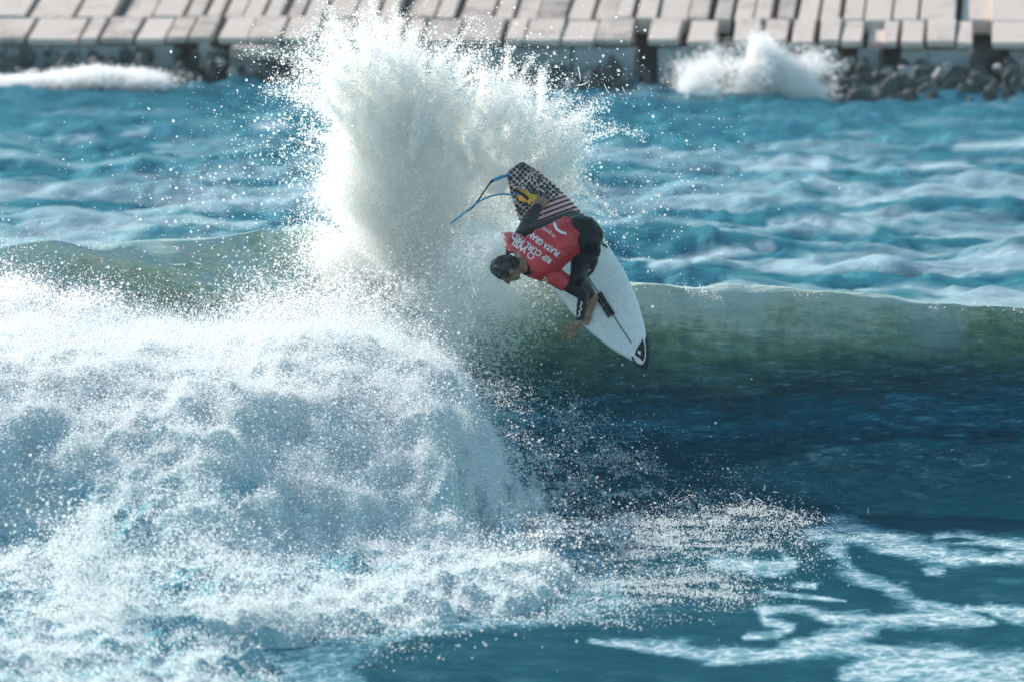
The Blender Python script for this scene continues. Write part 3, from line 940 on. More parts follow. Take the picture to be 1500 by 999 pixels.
x = -70
while x < 1570:
    right = 1 if x > 1130 else 0
    leftp = 1 if x < 520 else 0
    for row in range(3 + 6 * right + leftp):
        sz = rr_.uniform(.11, .24) * (1.35 if rr_.random() < .2 else 1)
        yl = -.15 - row * (.45 + .40 * right) - rr_.uniform(0, .2)
        zz = .34 + .26 * leftp + .10 * right - row * (.20 - .13 * right) + rr_.uniform(-.06, .10)
        pale = rr_.random() < (.22 if right else .10) and row < 3
        if pale:
            where = "left of the white spray fan" if x < 560 else "between the spray fan and the white surf burst" if x < 1060 else "right of the white surf burst"
            boulder(x + rr_.uniform(-12, 12), zz, yl, sz, True, "pale grey boulder at the breakwater foot " + where, "pale boulders " + where)
        else:
            where = "above the low line of surf" if x < 235 else "below the stepped ledge" if x < 480 else "behind the white spray fan" if x < 840 else "left of the surf burst" if x < 1060 else "behind the surf burst" if x < 1210 else "in the tall pile at right"
            boulder(x + rr_.uniform(-12, 12), zz, yl, sz, False, "dark wet boulder at the breakwater foot " + where, "dark boulders " + where)
    x += rr_.uniform(22, 37)

# surf breaking on it
bs = [(60, 122, 30, 5, .6), (110, 118, 30, 6, 1.), (140, 112, 14, 6, .6), (180, 119, 30, 7, 1.), (215, 119, 14, 6, .8), (15, 120, 20, 4, .3)]
n = 150000
px, py, yy = blob_points(bs, n, 157.5, .5)
p = P(px, np.minimum(py, 136), yy); k = density_keep(p, 1.2, .3, .6, 3.)
drops("low_surf", p[k], lograd(k.sum(), .008, .5, .003, .03), M['drop_back'], "low line of white surf at the left foot of the breakwater", "surf")
bs = [(1135, 132, 26, 8, 1.2), (1115, 114, 16, 11, 1.), (1145, 116, 16, 11, .9), (1122, 94, 12, 13, .9), (1114, 74, 8, 10, .6), (1170, 132, 18, 7, .8), (1090, 143, 24, 3, .8), (1175, 145, 20, 3, .7),
      (1022, 126, 12, 5, .6), (1035, 108, 22, 12, .10), (1180, 104, 20, 14, .14), (1065, 95, 20, 14, .08)]
n = 330000
px, py, yy = blob_points(bs, n, 153.5, .4)
p = P(px, np.minimum(py, 151), yy); k = density_keep(p, 2.2, .34, .60, 3.)
drops("surf_burst", p[k], lograd(k.sum(), .007, .5, .003, .03), M['drop_back'], "burst of white surf exploding against the breakwater rocks", "surf")

# ------------------------------------------------------------------ surfboard
tail = V(752, 247, 60.12); nose = V(947.5, 541, 59.62)
B_L = (nose - tail).length
by = (nose - tail).normalized()
bx = -(Vector((.855, 0, .519)))
bx = (bx - by * bx.dot(by)).normalized()
bz = bx.cross(by).normalized()
bmat = Matrix.Identity(4)
for i in range(3):
    bmat[i][0] = bx[i]; bmat[i][1] = by[i]; bmat[i][2] = bz[i]; bmat[i][3] = (tail + (nose - tail) / 2 - bx * .014)[i]
binv = bmat.inverted()
UO = np.array([0, .012, .03, .08, .18, .32, .48, .62, .75, .86, .94, .98, 1.0])
HW = 1.10 * np.array([.062, .078, .092, .125, .172, .213, .235, .228, .190, .130, .066, .028, .003])


def half_w(u): return np.interp(u, UO, HW)
def rock_z(u): return .10 * np.maximum(0, (u - .55) / .45) ** 2.2 + .045 * np.maximum(0, (.4 - u) / .4) ** 2 - .03
def thick(u): return .058 * np.clip(np.minimum(u * 5 + .25, (1 - u) * 3.4 + .12), 0, 1) ** .7


def deck_z(xl, yl):
    u = np.clip(yl / B_L + .5, 0, 1)
    return rock_z(u) + thick(u) * (.5 - .26 * np.clip(np.abs(xl) / np.maximum(half_w(u), .004), 0, 1) ** 2.5)


def deck_local(px, py, lift=0.0):
    """board coordinates of the deck point seen at px, py"""
    d = V(px, py, 60.0) - Vector((0, 0, CAM_H)); o = Vector((0, 0, CAM_H))
    ol = binv @ o; dl = (binv.to_3x3() @ d)
    z = 0.0
    for _ in range(6):
        t = (z - ol.z) / dl.z
        q = ol + dl * t
        z = float(deck_z(q.x, q.y))
    return Vector((q.x, q.y, z + lift))


def deck_world(px, py, lift=0.0):
    return bmat @ deck_local(px, py, lift)


m, nt, out = new_mat("board_white")
L = nt.links.new
tc = N(nt, "ShaderNodeTexCoord"); sx = N(nt, "ShaderNodeSeparateXYZ"); L(tc.outputs['Object'], sx.inputs[0])
wv = N(nt, "ShaderNodeMath", operation='MULTIPLY_ADD'); wv.inputs[1].default_value = .22; L(sx.outputs[0], wv.inputs[0]); L(sx.outputs[1], wv.inputs[2])
sc_ = N(nt, "ShaderNodeMath", operation='MULTIPLY'); sc_.inputs[1].default_value = 2 * math.pi / .036; L(wv.outputs[0], sc_.inputs[0])
sn = N(nt, "ShaderNodeMath", operation='SINE'); L(sc_.outputs[0], sn.inputs[0])
gt = N(nt, "ShaderNodeMapRange", i_1=.15, i_2=.4, i_3=0., i_4=1.); L(sn.outputs[0], gt.inputs[0])
lim = N(nt, "ShaderNodeMath", operation='LESS_THAN'); lim.inputs[1].default_value = -.255; L(sx.outputs[1], lim.inputs[0])
fac = N(nt, "ShaderNodeMath", operation='MULTIPLY'); L(gt.outputs[0], fac.inputs[0]); L(lim.outputs[0], fac.inputs[1])
cpk = N(nt, "ShaderNodeMix", data_type='RGBA'); cpk.inputs[6].default_value = (.80, .80, .80, 1); cpk.inputs[7].default_value = (.80, .47, .46, 1)
L(lim.outputs[0], cpk.inputs[0])
cmx = N(nt, "ShaderNodeMix", data_type='RGBA'); L(fac.outputs[0], cmx.inputs[0]); L(cpk.outputs[2], cmx.inputs[6]); cmx.inputs[7].default_value = (.06, .02, .028, 1)
b = principled(nt, (.8, .8, .8), .32, .4)
b.inputs['Subsurface Weight'].default_value = 1.0
b.inputs['Subsurface Radius'].default_value = (1.0, .9, .75)
b.inputs['Subsurface Scale'].default_value = .06
wx_ = N(nt, "ShaderNodeTexNoise", i_Scale=34., i_Detail=8.0, i_Roughness=.75); L(tc.outputs['Object'], wx_.inputs['Vector'])
wr_ = N(nt, "ShaderNodeMapRange", i_1=.35, i_2=.65, i_3=.84, i_4=1.05); L(wx_.outputs[0], wr_.inputs[0])
wmx = N(nt, "ShaderNodeMix", data_type='RGBA', blend_type='MULTIPLY'); wmx.inputs[0].default_value = 1; L(cmx.outputs[2], wmx.inputs[6]); L(wr_.outputs[0], wmx.inputs[7])
L(wmx.outputs[2], b.inputs['Base Color'])
nz = N(nt, "ShaderNodeTexNoise", i_Scale=120., i_Detail=3.0); L(tc.outputs['Object'], nz.inputs['Vector'])
bp = N(nt, "ShaderNodeBump", i_Strength=.25, i_Distance=.003); L(nz.outputs[0], bp.inputs['Height']); L(bp.outputs[0], b.inputs['Normal'])
L(b.outputs[0], out.inputs[0])
M['board'] = m
M['black'] = simple_mat("black_print", (.014, .016, .02), .5, .4, .2, 20)
M['whitep'] = simple_mat("white_print", (.78, .76, .74), .6, .3, .12, 30)

st = np.concatenate([np.array([0, .004, .012, .03, .05]), np.linspace(.08, .94, 52), np.array([.96, .975, .987, .995, 1.0])])
ncs = 28
bm = bmesh.new(); rings = []
for u in st:
    hw = float(half_w(u)); th = float(thick(u)); rz = float(rock_z(u)); ring = []
    for k in range(ncs):
        a = 2 * math.pi * k / ncs
        cx_, cz_ = math.cos(a), math.sin(a)
        xq = hw * math.copysign(abs(cx_) ** .75, cx_)
        if cz_ >= 0: zq = float(deck_z(xq, (u - .5) * B_L)) if abs(xq) < hw * .98 else rz + th * .24 - th * .24 * (1 - cz_) 
        else: zq = rz - th * .5 * abs(cz_) ** .6 + th * .06
        if cz_ >= 0:
            zq = rz + (zq - rz) * min(1, abs(cz_) ** .5 + 0.0)
        ring.append(bm.verts.new((xq, (u - .5) * B_L, zq)))
    rings.append(ring)
for r0, r1 in zip(rings[:-1], rings[1:]):
    for k in range(ncs):
        bm.faces.new((r0[k], r0[(k + 1) % ncs], r1[(k + 1) % ncs], r1[k]))
bm.faces.new(rings[0]); bm.faces.new(rings[-1])
board = bm_obj("surfboard", bm, M['board'], None, True)
board.matrix_world = bmat
tag(board, "white surfboard with black and pink striped tail and dark nose emblem", "surfboard")


def deck_patch(name, outline, mat, lift=.003, sub=3):
    """a flat print lying on the deck: outline in board coordinates"""
    bm = bmesh.new()
    vs = [bm.verts.new((q[0], q[1], 0)) for q in outline]
    es = [bm.edges.new((vs[i], vs[(i + 1) % len(vs)])) for i in range(len(vs))]
    bmesh.ops.triangle_fill(bm, use_beauty=True, use_dissolve=False, edges=es)
    for _ in range(sub):
        long = [e for e in bm.edges if e.calc_length() > .03]
        if long: bmesh.ops.subdivide_edges(bm, edges=long, cuts=1); bmesh.ops.triangulate(bm, faces=bm.faces[:])
    for v in bm.verts: v.co.z = float(deck_z(v.co.x, v.co.y)) + lift
    for f in bm.faces:
        f.normal_update()
        if f.normal.z < 0: f.normal_flip()
    me = bpy.data.meshes.new(name); bm.to_mesh(me); bm.free()
    return link(name, me, mat, board)


def zpx(pts, x0, y0, s): return [deck_local(x0 + a * s, y0 + b_ * s)[:2] for a, b_ in pts]


def ribbon(pts, w):
    """outline of a bent band of half width w along 2d points"""
    pts = [Vector(q[:2]) for q in pts]; l = []; r = []
    for i, q in enumerate(pts):
        d = (pts[min(i + 1, len(pts) - 1)] - pts[max(i - 1, 0)]).normalized(); nn = Vector((-d.y, d.x))
        l.append(q + nn * w); r.append(q - nn * w)
    return [tuple(q) for q in l + r[::-1]]


Z4 = 180.0 / 999
nl = deck_patch("nose_emblem", zpx([(815, 603), (828, 680), (836, 760), (834, 840), (820, 896), (780, 888), (735, 862), (705, 825), (693, 795), (708, 785), (715, 810), (735, 840),
                               (765, 858), (790, 850), (806, 820), (812, 780), (812, 720), (806, 660)], 800, 380, Z4), M['black'], .0035)
e2_ = deck_patch("emblem_wave", zpx([(785, 645), (800, 700), (802, 770), (798, 800), (785, 830), (760, 800), (735, 785), (720, 770), (735, 730), (760, 690)], 800, 380, Z4), M['black'], .0035)
e2_.parent = nl
e3_ = deck_patch("emblem_peak", zpx([(742, 757), (752, 735), (760, 748), (770, 742), (768, 780), (755, 770)], 800, 380, Z4), M['whitep'], .006)
e3_.parent = nl
yy_ = np.linspace(-B_L * .1, B_L * .38, 24)
deck_patch("stringer", ribbon([(0, q) for q in yy_], .0035), M['black'], .003)
arc = [deck_local(a, b_) for a, b_ in ((868, 356), (872, 365), (873.5, 376), (872, 388), (867, 398), (859, 405), (849, 409))]
deck_patch("printed_arc", ribbon(arc, .012), M['black'], .003)
for k in range(3):
    f0 = k * 7.0
    deck_patch("printed_bar", ribbon([deck_local(876 + f0 * .7, 346 + f0 * .9), deck_local(880 + f0 * .7, 360 + f0 * .25)], .006), M['black'], .003)
# tail pad
m, nt, out = new_mat("tail_pad")
L = nt.links.new
tc = N(nt, "ShaderNodeTexCoord")
mp = N(nt, "ShaderNodeMapping"); mp.inputs['Rotation'].default_value = (0, 0, .55)
nzw = N(nt, "ShaderNodeTexNoise", i_Scale=18.0, i_Detail=3.0); L(tc.outputs['Object'], nzw.inputs['Vector'])
mw = N(nt, "ShaderNodeMix", data_type='RGBA', blend_type='LINEAR_LIGHT'); mw.inputs[0].default_value = .018; L(tc.outputs['Object'], mw.inputs[6]); L(nzw.outputs[1], mw.inputs[7])
L(mw.outputs[2], mp.inputs[0])
ck = N(nt, "ShaderNodeTexChecker", i_Scale=44.0); ck.inputs[1].default_value = (.66, .46, .45, 1); ck.inputs[2].default_value = (.02, .024, .03, 1)
L(mp.outputs[0], ck.inputs[0])
nz = N(nt, "ShaderNodeTexNoise", i_Scale=16.0, i_Detail=5.0); L(tc.outputs['Object'], nz.inputs['Vector'])
mr = N(nt, "ShaderNodeMapRange", i_1=.44, i_2=.60, i_3=0., i_4=.85); L(nz.outputs[0], mr.inputs[0])
mx = N(nt, "ShaderNodeMix", data_type='RGBA'); L(mr.outputs[0], mx.inputs[0]); L(ck.outputs[0], mx.inputs[6]); mx.inputs[7].default_value = (.02, .025, .03, 1)
b = principled(nt, (.05, .05, .05), .7, .3); L(mx.outputs[2], b.inputs['Base Color'])
bp = N(nt, "ShaderNodeBump", i_Strength=.6, i_Distance=.006); L(ck.outputs[1], bp.inputs['Height']); L(bp.outputs[0], b.inputs['Normal'])
L(b.outputs[0], out.inputs[0])
M['pad'] = m
us = np.linspace(.002, .20, 15)
ol_ = [(float(half_w(u)) * .93, (u - .5) * B_L) for u in us] + [(-float(half_w(u)) * .93, (u - .5) * B_L) for u in us[::-1]]
deck_patch("tail_pad", ol_, M['pad'], .006, 4)
# ribbed front grip
g0 = deck_local(876, 431); g1 = deck_local(896, 463)
M['rubber'] = simple_mat("grip_rubber", (.02, .024, .03), .7, .3, .3, 60)
gp = empty("front_grip"); gp.parent = board
for k in (-1, 0, 1):
    d = (g1 - g0).normalized(); nn = Vector((-d.y, d.x, 0)) * .021 * k
    bm = bmesh.new()
    for a_, c_ in ((0, .46), (.5, 1.0)):
        qa = g0 + (g1 - g0) * a_ + nn; qb = g0 + (g1 - g0) * c_ + nn
        sd = Vector((-d.y, d.x, 0)) * .008
        vv = []
        for zz in (0.0, .014):
            for q in (qa + sd, qb + sd, qb - sd, qa - sd):
                vv.append(bm.verts.new((q.x, q.y, q.z + zz)))
        for idx in ((0, 3, 2, 1), (4, 5, 6, 7), (0, 1, 5, 4), (1, 2, 6, 5), (2, 3, 7, 6), (3, 0, 4, 7)):
            bm.faces.new([vv[i] for i in idx])
    bm_obj("rib", bm, M['rubber'], gp)

# ------------------------------------------------------------------ the surfer
def skin_mat(name, col):
    m, nt, out = new_mat(name)
    L = nt.links.new
    tc = N(nt, "ShaderNodeTexCoord"); n1 = N(nt, "ShaderNodeTexNoise", i_Scale=14., i_Detail=5.); L(tc.outputs['Object'], n1.inputs['Vector'])
    r = N(nt, "ShaderNodeValToRGB"); r.color_ramp.elements[0].position = .35; r.color_ramp.elements[1].position = .7
    r.color_ramp.elements[0].color = (*[c * .75 for c in col], 1); r.color_ramp.elements[1].color = (*[min(1, c * 1.2) for c in col], 1)
    L(n1.outputs[0], r.inputs[0])
    b = principled(nt, col, .38, .5); b.inputs['Subsurface Weight'].default_value = .25; b.inputs['Subsurface Scale'].default_value = .012
    b.inputs['Subsurface Radius'].default_value = (1, .4, .25)
    L(r.outputs[0], b.inputs['Base Color']); L(b.outputs[0], out.inputs[0])
    return m


M['skin'] = skin_mat("wet_skin", (.33, .18, .125))
M['foot'] = skin_mat("yellow_foot", (.85, .40, .05))  # orange-yellow of the back foot; its heel keeps the skin tone
M['suit'] = simple_mat("neoprene", (.007, .010, .013), .42, .28, .4, 25, .35, 180)
m, nt, out = new_mat("red_lycra")
L = nt.links.new
tc = N(nt, "ShaderNodeTexCoord"); n1 = N(nt, "ShaderNodeTexNoise", i_Scale=7., i_Detail=5.); L(tc.outputs['Object'], n1.inputs['Vector'])
r = N(nt, "ShaderNodeValToRGB"); r.color_ramp.elements[0].position = .3; r.color_ramp.elements[1].position = .7
r.color_ramp.elements[0].color = (.46, .028, .045, 1); r.color_ramp.elements[1].color = (.68, .055, .065, 1)
L(n1.outputs[0], r.inputs[0])
b = principled(nt, (.4, .02, .03), .5, .4); L(r.outputs[0], b.inputs['Base Color'])
n2 = N(nt, "ShaderNodeTexNoise", i_Scale=9., i_Detail=3., i_Distortion=1.2); mp = N(nt, "ShaderNodeMapping"); mp.inputs['Scale'].default_value = (1.6, 1, .7)
L(tc.outputs['Object'], mp.inputs[0]); L(mp.outputs[0], n2.inputs['Vector'])
bp = N(nt, "ShaderNodeBump", i_Strength=.55, i_Distance=.03); L(n2.outputs[0], bp.inputs['Height']); L(bp.outputs[0], b.inputs['Normal'])
L(b.outputs[0], out.inputs[0])
M['vest'] = m
m, nt, out = new_mat("wet_hair")
L = nt.links.new
b = principled(nt, (.035, .036, .04), .75, .25); tc = N(nt, "ShaderNodeTexCoord"); n1 = N(nt, "ShaderNodeTexNoise", i_Scale=26., i_Detail=6.)
mp = N(nt, "ShaderNodeMapping"); mp.inputs['Scale'].default_value = (.35, 1.5, 1.2); mp.inputs['Rotation'].default_value = (0, .5, 0)
L(tc.outputs['Object'], mp.inputs[0]); L(mp.outputs[0], n1.inputs['Vector'])
bp = N(nt, "ShaderNodeBump", i_Strength=.9, i_Distance=.02); L(n1.outputs[0], bp.inputs['Height']); L(bp.outputs[0], b.inputs['Normal'])
r = N(nt, "ShaderNodeValToRGB"); r.color_ramp.elements[0].position = .4; r.color_ramp.elements[1].position = .75
r.color_ramp.elements[0].color = (.016, .017, .02, 1); r.color_ramp.elements[1].color = (.11, .11, .115, 1); L(n1.outputs[0], r.inputs[0]); L(r.outputs[0], b.inputs['Base Color'])
L(b.outputs[0], out.inputs[0])
M['hair'] = m

WT = Vector((.67, 0, -.74)).normalized()       # across the back
PELV = V(848, 342, 59.2)


class Flesh:
    """overlapping ellipsoids that a voxel remesh fuses into one skin"""
    def __init__(self): self.items = []

    def ball(self, c, r, ax=None):
        self.items.append((Vector(c), r if hasattr(r, '__len__') else (r, r, r), ax))

    def limb(self, pts, rads, step=.35):
        pts = [Vector(q) for q in pts]
        for (a, b_), (ra, rb) in zip(zip(pts[:-1], pts[1:]), zip(rads[:-1], rads[1:])):
            n_ = max(2, int((b_ - a).length / (min(ra, rb) * step)))
            for i in range(n_ + 1):
                t = i / n_
                self.ball(a.lerp(b_, t), ra + (rb - ra) * t)

    def slab(self, pts, rads, wdir, step=.03):
        """like limb with a wide cross section: rads = (half width, half depth)"""
        pts = [Vector(q) for q in pts]
        for i in range(len(pts) - 1):
            a, b_ = pts[i], pts[i + 1]
            n_ = max(2, int((b_ - a).length / step)); d = (b_ - a).normalized()
            w = (wdir - d * wdir.dot(d)).normalized(); dep = d.cross(w)
            for j in range(n_ + 1):
                t = j / n_
                rw = rads[i][0] + (rads[i + 1][0] - rads[i][0]) * t; rd = rads[i][1] + (rads[i + 1][1] - rads[i][1]) * t
                self.ball(a.lerp(b_, t), (rw, rd, min(rw, rd) * .8), (w, dep, d))

    def build(self, name, origin, voxel=.007, smooth=6, grow=0.0):
        base = bmesh.new(); bmesh.ops.create_icosphere(base, subdivisions=2, radius=1)
        bv = np.array([v.co[:] for v in base.verts]); bf = np.array([[v.index for v in f.verts] for f in base.faces]); base.free()
        vs, fs = [], []
        for k, (c, r, ax) in enumerate(self.items):
            q = bv * (np.array(r) + grow)
            if ax is not None: q = q @ np.array([list(a) for a in ax])
            vs.append(q + np.array(c - origin)); fs.append(bf + k * len(bv))
        me = bpy.data.meshes.new(name)
        me.from_pydata(np.concatenate(vs).tolist(), [], np.concatenate(fs).tolist())
        o = bpy.data.objects.new("tmp", me); COL.objects.link(o)
        md = o.modifiers.new("r", 'REMESH'); md.mode = 'VOXEL'; md.voxel_size = voxel; md.use_smooth_shade = True
        sm = o.modifiers.new("s", 'SMOOTH'); sm.iterations = smooth; sm.factor = .5
        dg = bpy.context.evaluated_depsgraph_get()
        res = bpy.data.meshes.new_from_object(o.evaluated_get(dg))
        res.name = name
        bpy.data.objects.remove(o); bpy.data.meshes.remove(me)
        res.materials.clear()
        return res


ORG = deck_world(866, 440)
spine = [V(848, 342, 59.20), V(826, 352, 59.12), V(802, 368, 59.07), V(781, 381, 59.06), V(768, 389, 59.08)]
sp_r = [(.158, .135), (.148, .118), (.170, .125), (.172, .112), (.085, .075)]
sh_l = V(799, 397, 59.08); sh_r = V(757, 357, 59.10)
el_l = V(855, 433, 59.08); wr_l = V(849, 472, 58.96)
el_r = V(737, 349, 59.42); wr_r = V(764, 352, 59.62)
hp_l = V(857, 358, 59.27); kn_l = V(846, 407, 59.02); an_l = deck_world(867, 432, .085)
hp_r = V(838, 327, 59.30); kn_r = V(764, 347, 59.42); an_r = deck_world(790, 307, .09)
HC = V(741, 394, 58.98)
HF = Vector((-.10, .42, -.90)).normalized()
HU = Vector((-.93, -.30, .0)); HU = (HU - HF * HU.dot(HF)).normalized()
HS = HF.cross(HU).normalized()

fl = Flesh()
fl.slab(spine, sp_r, WT)
fl.ball(V(856, 340, 59.16), (.115, .15, .15), ((spine[0]-spine[1]).normalized(), WT, (spine[0]-spine[1]).normalized().cross(WT))); fl.ball(V(858, 335, 59.15), .095); fl.ball(V(863, 366, 59.18), .092); fl.ball(V(860, 380, 59.16), .086); fl.ball(V(860, 352, 59.12), .108); fl.ball(V(862, 343, 59.14), .10)          # buttocks
fl.limb([spine[3], sh_l], [.09, .066]); fl.limb([spine[3], sh_r], [.09, .066])
fl.limb([sh_l, sh_l.lerp(el_l, .5), el_l, el_l.lerp(wr_l, .35), wr_l], [.062, .054, .043, .044, .029])
fl.limb([sh_r, sh_r.lerp(el_r, .5), el_r, el_r.lerp(wr_r, .35), wr_r], [.062, .054, .043, .044, .029])
fl.limb([hp_l, hp_l.lerp(kn_l, .45), kn_l, kn_l.lerp(an_l, .35), an_l], [.098, .084, .060, .060, .037])
fl.limb([hp_r, hp_r.lerp(kn_r, .45), kn_r, kn_r.lerp(an_r, .35), an_r], [.098, .084, .060, .060, .037])
# neck and head
fl.limb([spine[4], HC - HU * .055 - HF * .015], [.060, .056])
fl.ball(HC, (.096, .100, .077), (HF, HU, HS))
fl.ball(HC + HF * .040 - HU * .040, (.062, .075, .062), (HF, HU, HS))
fl.ball(HC + HF * .062 - HU * .085, (.036, .032, .040), (HF, HU, HS))       # chin
fl.limb([HC + HF * .092 + HU * .005, HC + HF * .118 - HU * .032], [.010, .016])  # nose
fl.ball(HC + HF * .086 - HU * .062, (.018, .013, .026), (HF, HU, HS))       # lips
for s in (-1, 1):
    fl.ball(HC + HF * .082 + HS * .034 + HU * .012 * 1, (.016, .010, .024), (HF, HU, HS))
    fl.ball(HC + HS * s * .079 - HU * .015 - HF * .012, (.022, .032, .010), (HF, HU, HS))   # ears
    fl.ball(HC + HF * .078 + HS * s * .032 - HU * .028, (.016, .016, .020), (HF, HU, HS))   # cheeks


def hand(wr, digits, r0=.0095):
    kn = []
    for q in digits:
        fl.limb(q, [r0 * 1.05, r0, r0 * .9, r0 * .75][:len(q)], .5)
        kn.append(Vector(q[0]))
    for q in kn[1:]:
        fl.limb([wr, q], [.022, .0125])
    for a_, b_ in zip(kn[1:-1], kn[2:]):
        fl.limb([a_, b_], [.0125, .0125])


hY = 58.93
hand(wr_l, [[V(841, 474, hY - .02), V(834, 475, hY - .04), V(827, 479, hY - .045), V(822, 484, hY - .03)],
            [V(833, 482, hY - .02), V(827, 486, hY - .04), V(823, 490, hY - .03), V(820, 493, hY - .01)],
            [V(835, 485, hY - .005), V(829.5, 490.5, hY - .03), V(825.5, 495, hY - .02), V(823, 499, hY)],
            [V(838, 487, hY + .01), V(833.5, 493, hY - .01), V(830.5, 498, hY), V(828.5, 502, hY + .02)],
            [V(842, 487.5, hY + .025), V(839.5, 493, hY + .01), V(838, 497.5, hY + .02), V(837, 501, hY + .035)]])
rp_ = wr_r
hand(wr_r, [[rp_ + Vector((.01, -.02, .01)), rp_ + Vector((-.01, -.05, .02)), rp_ + Vector((-.04, -.06, .01)), rp_ + Vector((-.06, -.06, -.01))]] +
     [[rp_ + Vector((-.055, .01, -.045 - .02 * k + .03)), rp_ + Vector((-.085, .0, -.055 - .023 * k + .03)), rp_ + Vector((-.105, .01, -.075 - .023 * k + .03)), rp_ + Vector((-.115, .03, -.09 - .022 * k + .03))] for k in range(4)])


def foot(ankle, heel, toe, side):
    fl.limb([ankle, heel], [.036, .030])
    ball_ = Vector(heel).lerp(toe, .68)
    fl.limb([heel, Vector(heel).lerp(toe, .4), ball_], [.033, .037, .036])
    fl.limb([ankle, ball_], [.036, .024])
    for k in range(5):
        o_ = side * (k - 2) * .017
        rt = .013 if k == 0 else .0098
        b0 = ball_ + o_; t0 = Vector(toe) + o_ - (Vector(toe) - ball_).normalized() * (.008 * abs(k - .7))
        fl.limb([ball_ + o_ * .6, b0, t0], [.022, rt + .003, rt])


hl_l = deck_world(871, 438, .032); to_l = deck_world(854, 474, .018)
hl_r = deck_world(798, 297, .032); to_r = deck_world(758, 286, .018)
foot(an_l, hl_l, to_l, (to_l - hl_l).cross(bz).normalized())
foot(an_r, hl_r, to_r, -(to_r - hl_r).cross(bz).normalized())

bme = fl.build("person", ORG, .0062, 5)
person = link("person", bme)
person.location = ORG
for k_ in ('skin', 'suit', 'foot'): bme.materials.append(M[k_])


def seg_d(co, a, b_):
    a = np.array(a - ORG); d = np.array(b_ - ORG) - a
    t = np.clip(((co - a) @ d) / (d @ d), 0, 1)
    return np.linalg.norm(co - a - t[:, None] * d, axis=1), t


nf = len(bme.polygons)
cen = np.zeros(nf * 3); bme.polygons.foreach_get('center', cen); cen = cen.reshape(-1, 3)
mi = np.ones(nf, np.int32)
dh, _ = seg_d(cen, HC, HC + HF * .06); dn, tn = seg_d(cen, spine[4], HC)
mi[(dh < .16) & (((cen - np.array(spine[4] - ORG)) @ np.array((HC - spine[4]).normalized())) > .035)] = 0
for w_, e_ in ((wr_l, el_l), (wr_r, el_r)):
    ax_ = np.array((w_ - e_).normalized())
    s_ = (cen - np.array(w_ - ORG)) @ ax_
    d_ = np.linalg.norm(cen - np.array(w_ - ORG), axis=1)
    mi[(s_ > .0) & (d_ < (.20 if w_ is wr_l else .12))] = 0
for a_, k_, h_, t_, mm in ((an_l, kn_l, hl_l, to_l, 0), (an_r, kn_r, hl_r, to_r, 2)):
    d_, tt = seg_d(cen, h_, t_)
    da, _ = seg_d(cen, a_, h_)
    s_ = (cen - np.array(a_ - ORG)) @ np.array((k_ - a_).normalized())
    sel = ((d_ < .075) | (da < .05)) & (s_ < .012)
    mi[sel] = mm if mm == 0 else np.where(tt[sel] < .28, 0, 2)
bme.polygons.foreach_set('material_index', mi)
tag(person, "surfer in red jersey and black wetsuit crouched low on the white surfboard", "person")

# hair
hf = Flesh()
hf.ball(HC - HF * .012 + HU * .012, (.098, .102, .083), (HF, HU, HS))
hf.ball(HC - HF * .045 - HU * .035, (.055, .070, .066), (HF, HU, HS))
hr = random.Random(9)
for i in range(70):
    d = Vector((hr.gauss(0, 1), hr.gauss(0, 1), hr.gauss(0, 1))).normalized()
    f_, u_, s_ = d.dot(HF), d.dot(HU), d.dot(HS)
    if f_ > .35 or u_ < -.35: continue
    q = HC - HF * .012 + HU * .012 + HF * f_ * .096 + HU * u_ * .10 + HS * s_ * .081
    tdir = (HF * hr.uniform(.2, 1) - HU * hr.uniform(-.2, .5) + HS * hr.gauss(0, .3)); tdir = (tdir - d * tdir.dot(d)).normalized()
    hf.limb([q, q + tdir * .02 + d * .003, q + tdir * .042 + d * .001], [.007, .0055, .003], .6)
hme = hf.build("hair", ORG, .0045, 2)
link("hair", hme, M['hair'], person)
for s in (-1, 1):
    bm = bmesh.new(); bmesh.ops.create_icosphere(bm, subdivisions=2, radius=.0115, matrix=Matrix.Translation(HC + HF * .084 + HS * s * .030 - HU * .006 - ORG))
    bm_obj("eye", bm, M['hair'], person, True)

# jersey
vf = Flesh()
vf.slab(spine[:4] + [spine[3].lerp(spine[4], .7)], [(a + .010, b_ + .010) for a, b_ in sp_r[:4]] + [(.115, .09)], WT)
vf.limb([spine[3], sh_l, sh_l.lerp(el_l, .62)], [.10, .078, .064]); vf.limb([spine[3], sh_r, sh_r.lerp(el_r, .6)], [.10, .078, .066])
vme = vf.build("jersey", ORG, .007, 6)
bm = bmesh.new(); bm.from_mesh(vme)


def cut(bm, p_, n_, within=None):
    geom = bm.verts[:] + bm.edges[:] + bm.faces[:]
    if within is not None:
        fs = [f for f in bm.faces if (f.calc_center_median() - within[0]).length < within[1]]
        geom = list({v for f in fs for v in f.verts}) + list({e for f in fs for e in f.edges}) + fs
    bmesh.ops.bisect_plane(bm, geom=geom, plane_co=p_, plane_no=n_, clear_outer=True)


hem = V(839, 345, 59.16) - ORG
cut(bm, hem, (spine[0] - spine[1]).normalized())
for s_, e_, f_ in ((sh_l, el_l, .56), (sh_r, el_r, .54)):
    q = s_.lerp(e_, f_) - ORG
    cut(bm, q, (e_ - s_).normalized(), (q, .13))
nk = spine[4].lerp(HC, .12) - ORG
cut(bm, nk, (HC - spine[4]).normalized(), (nk, .12))
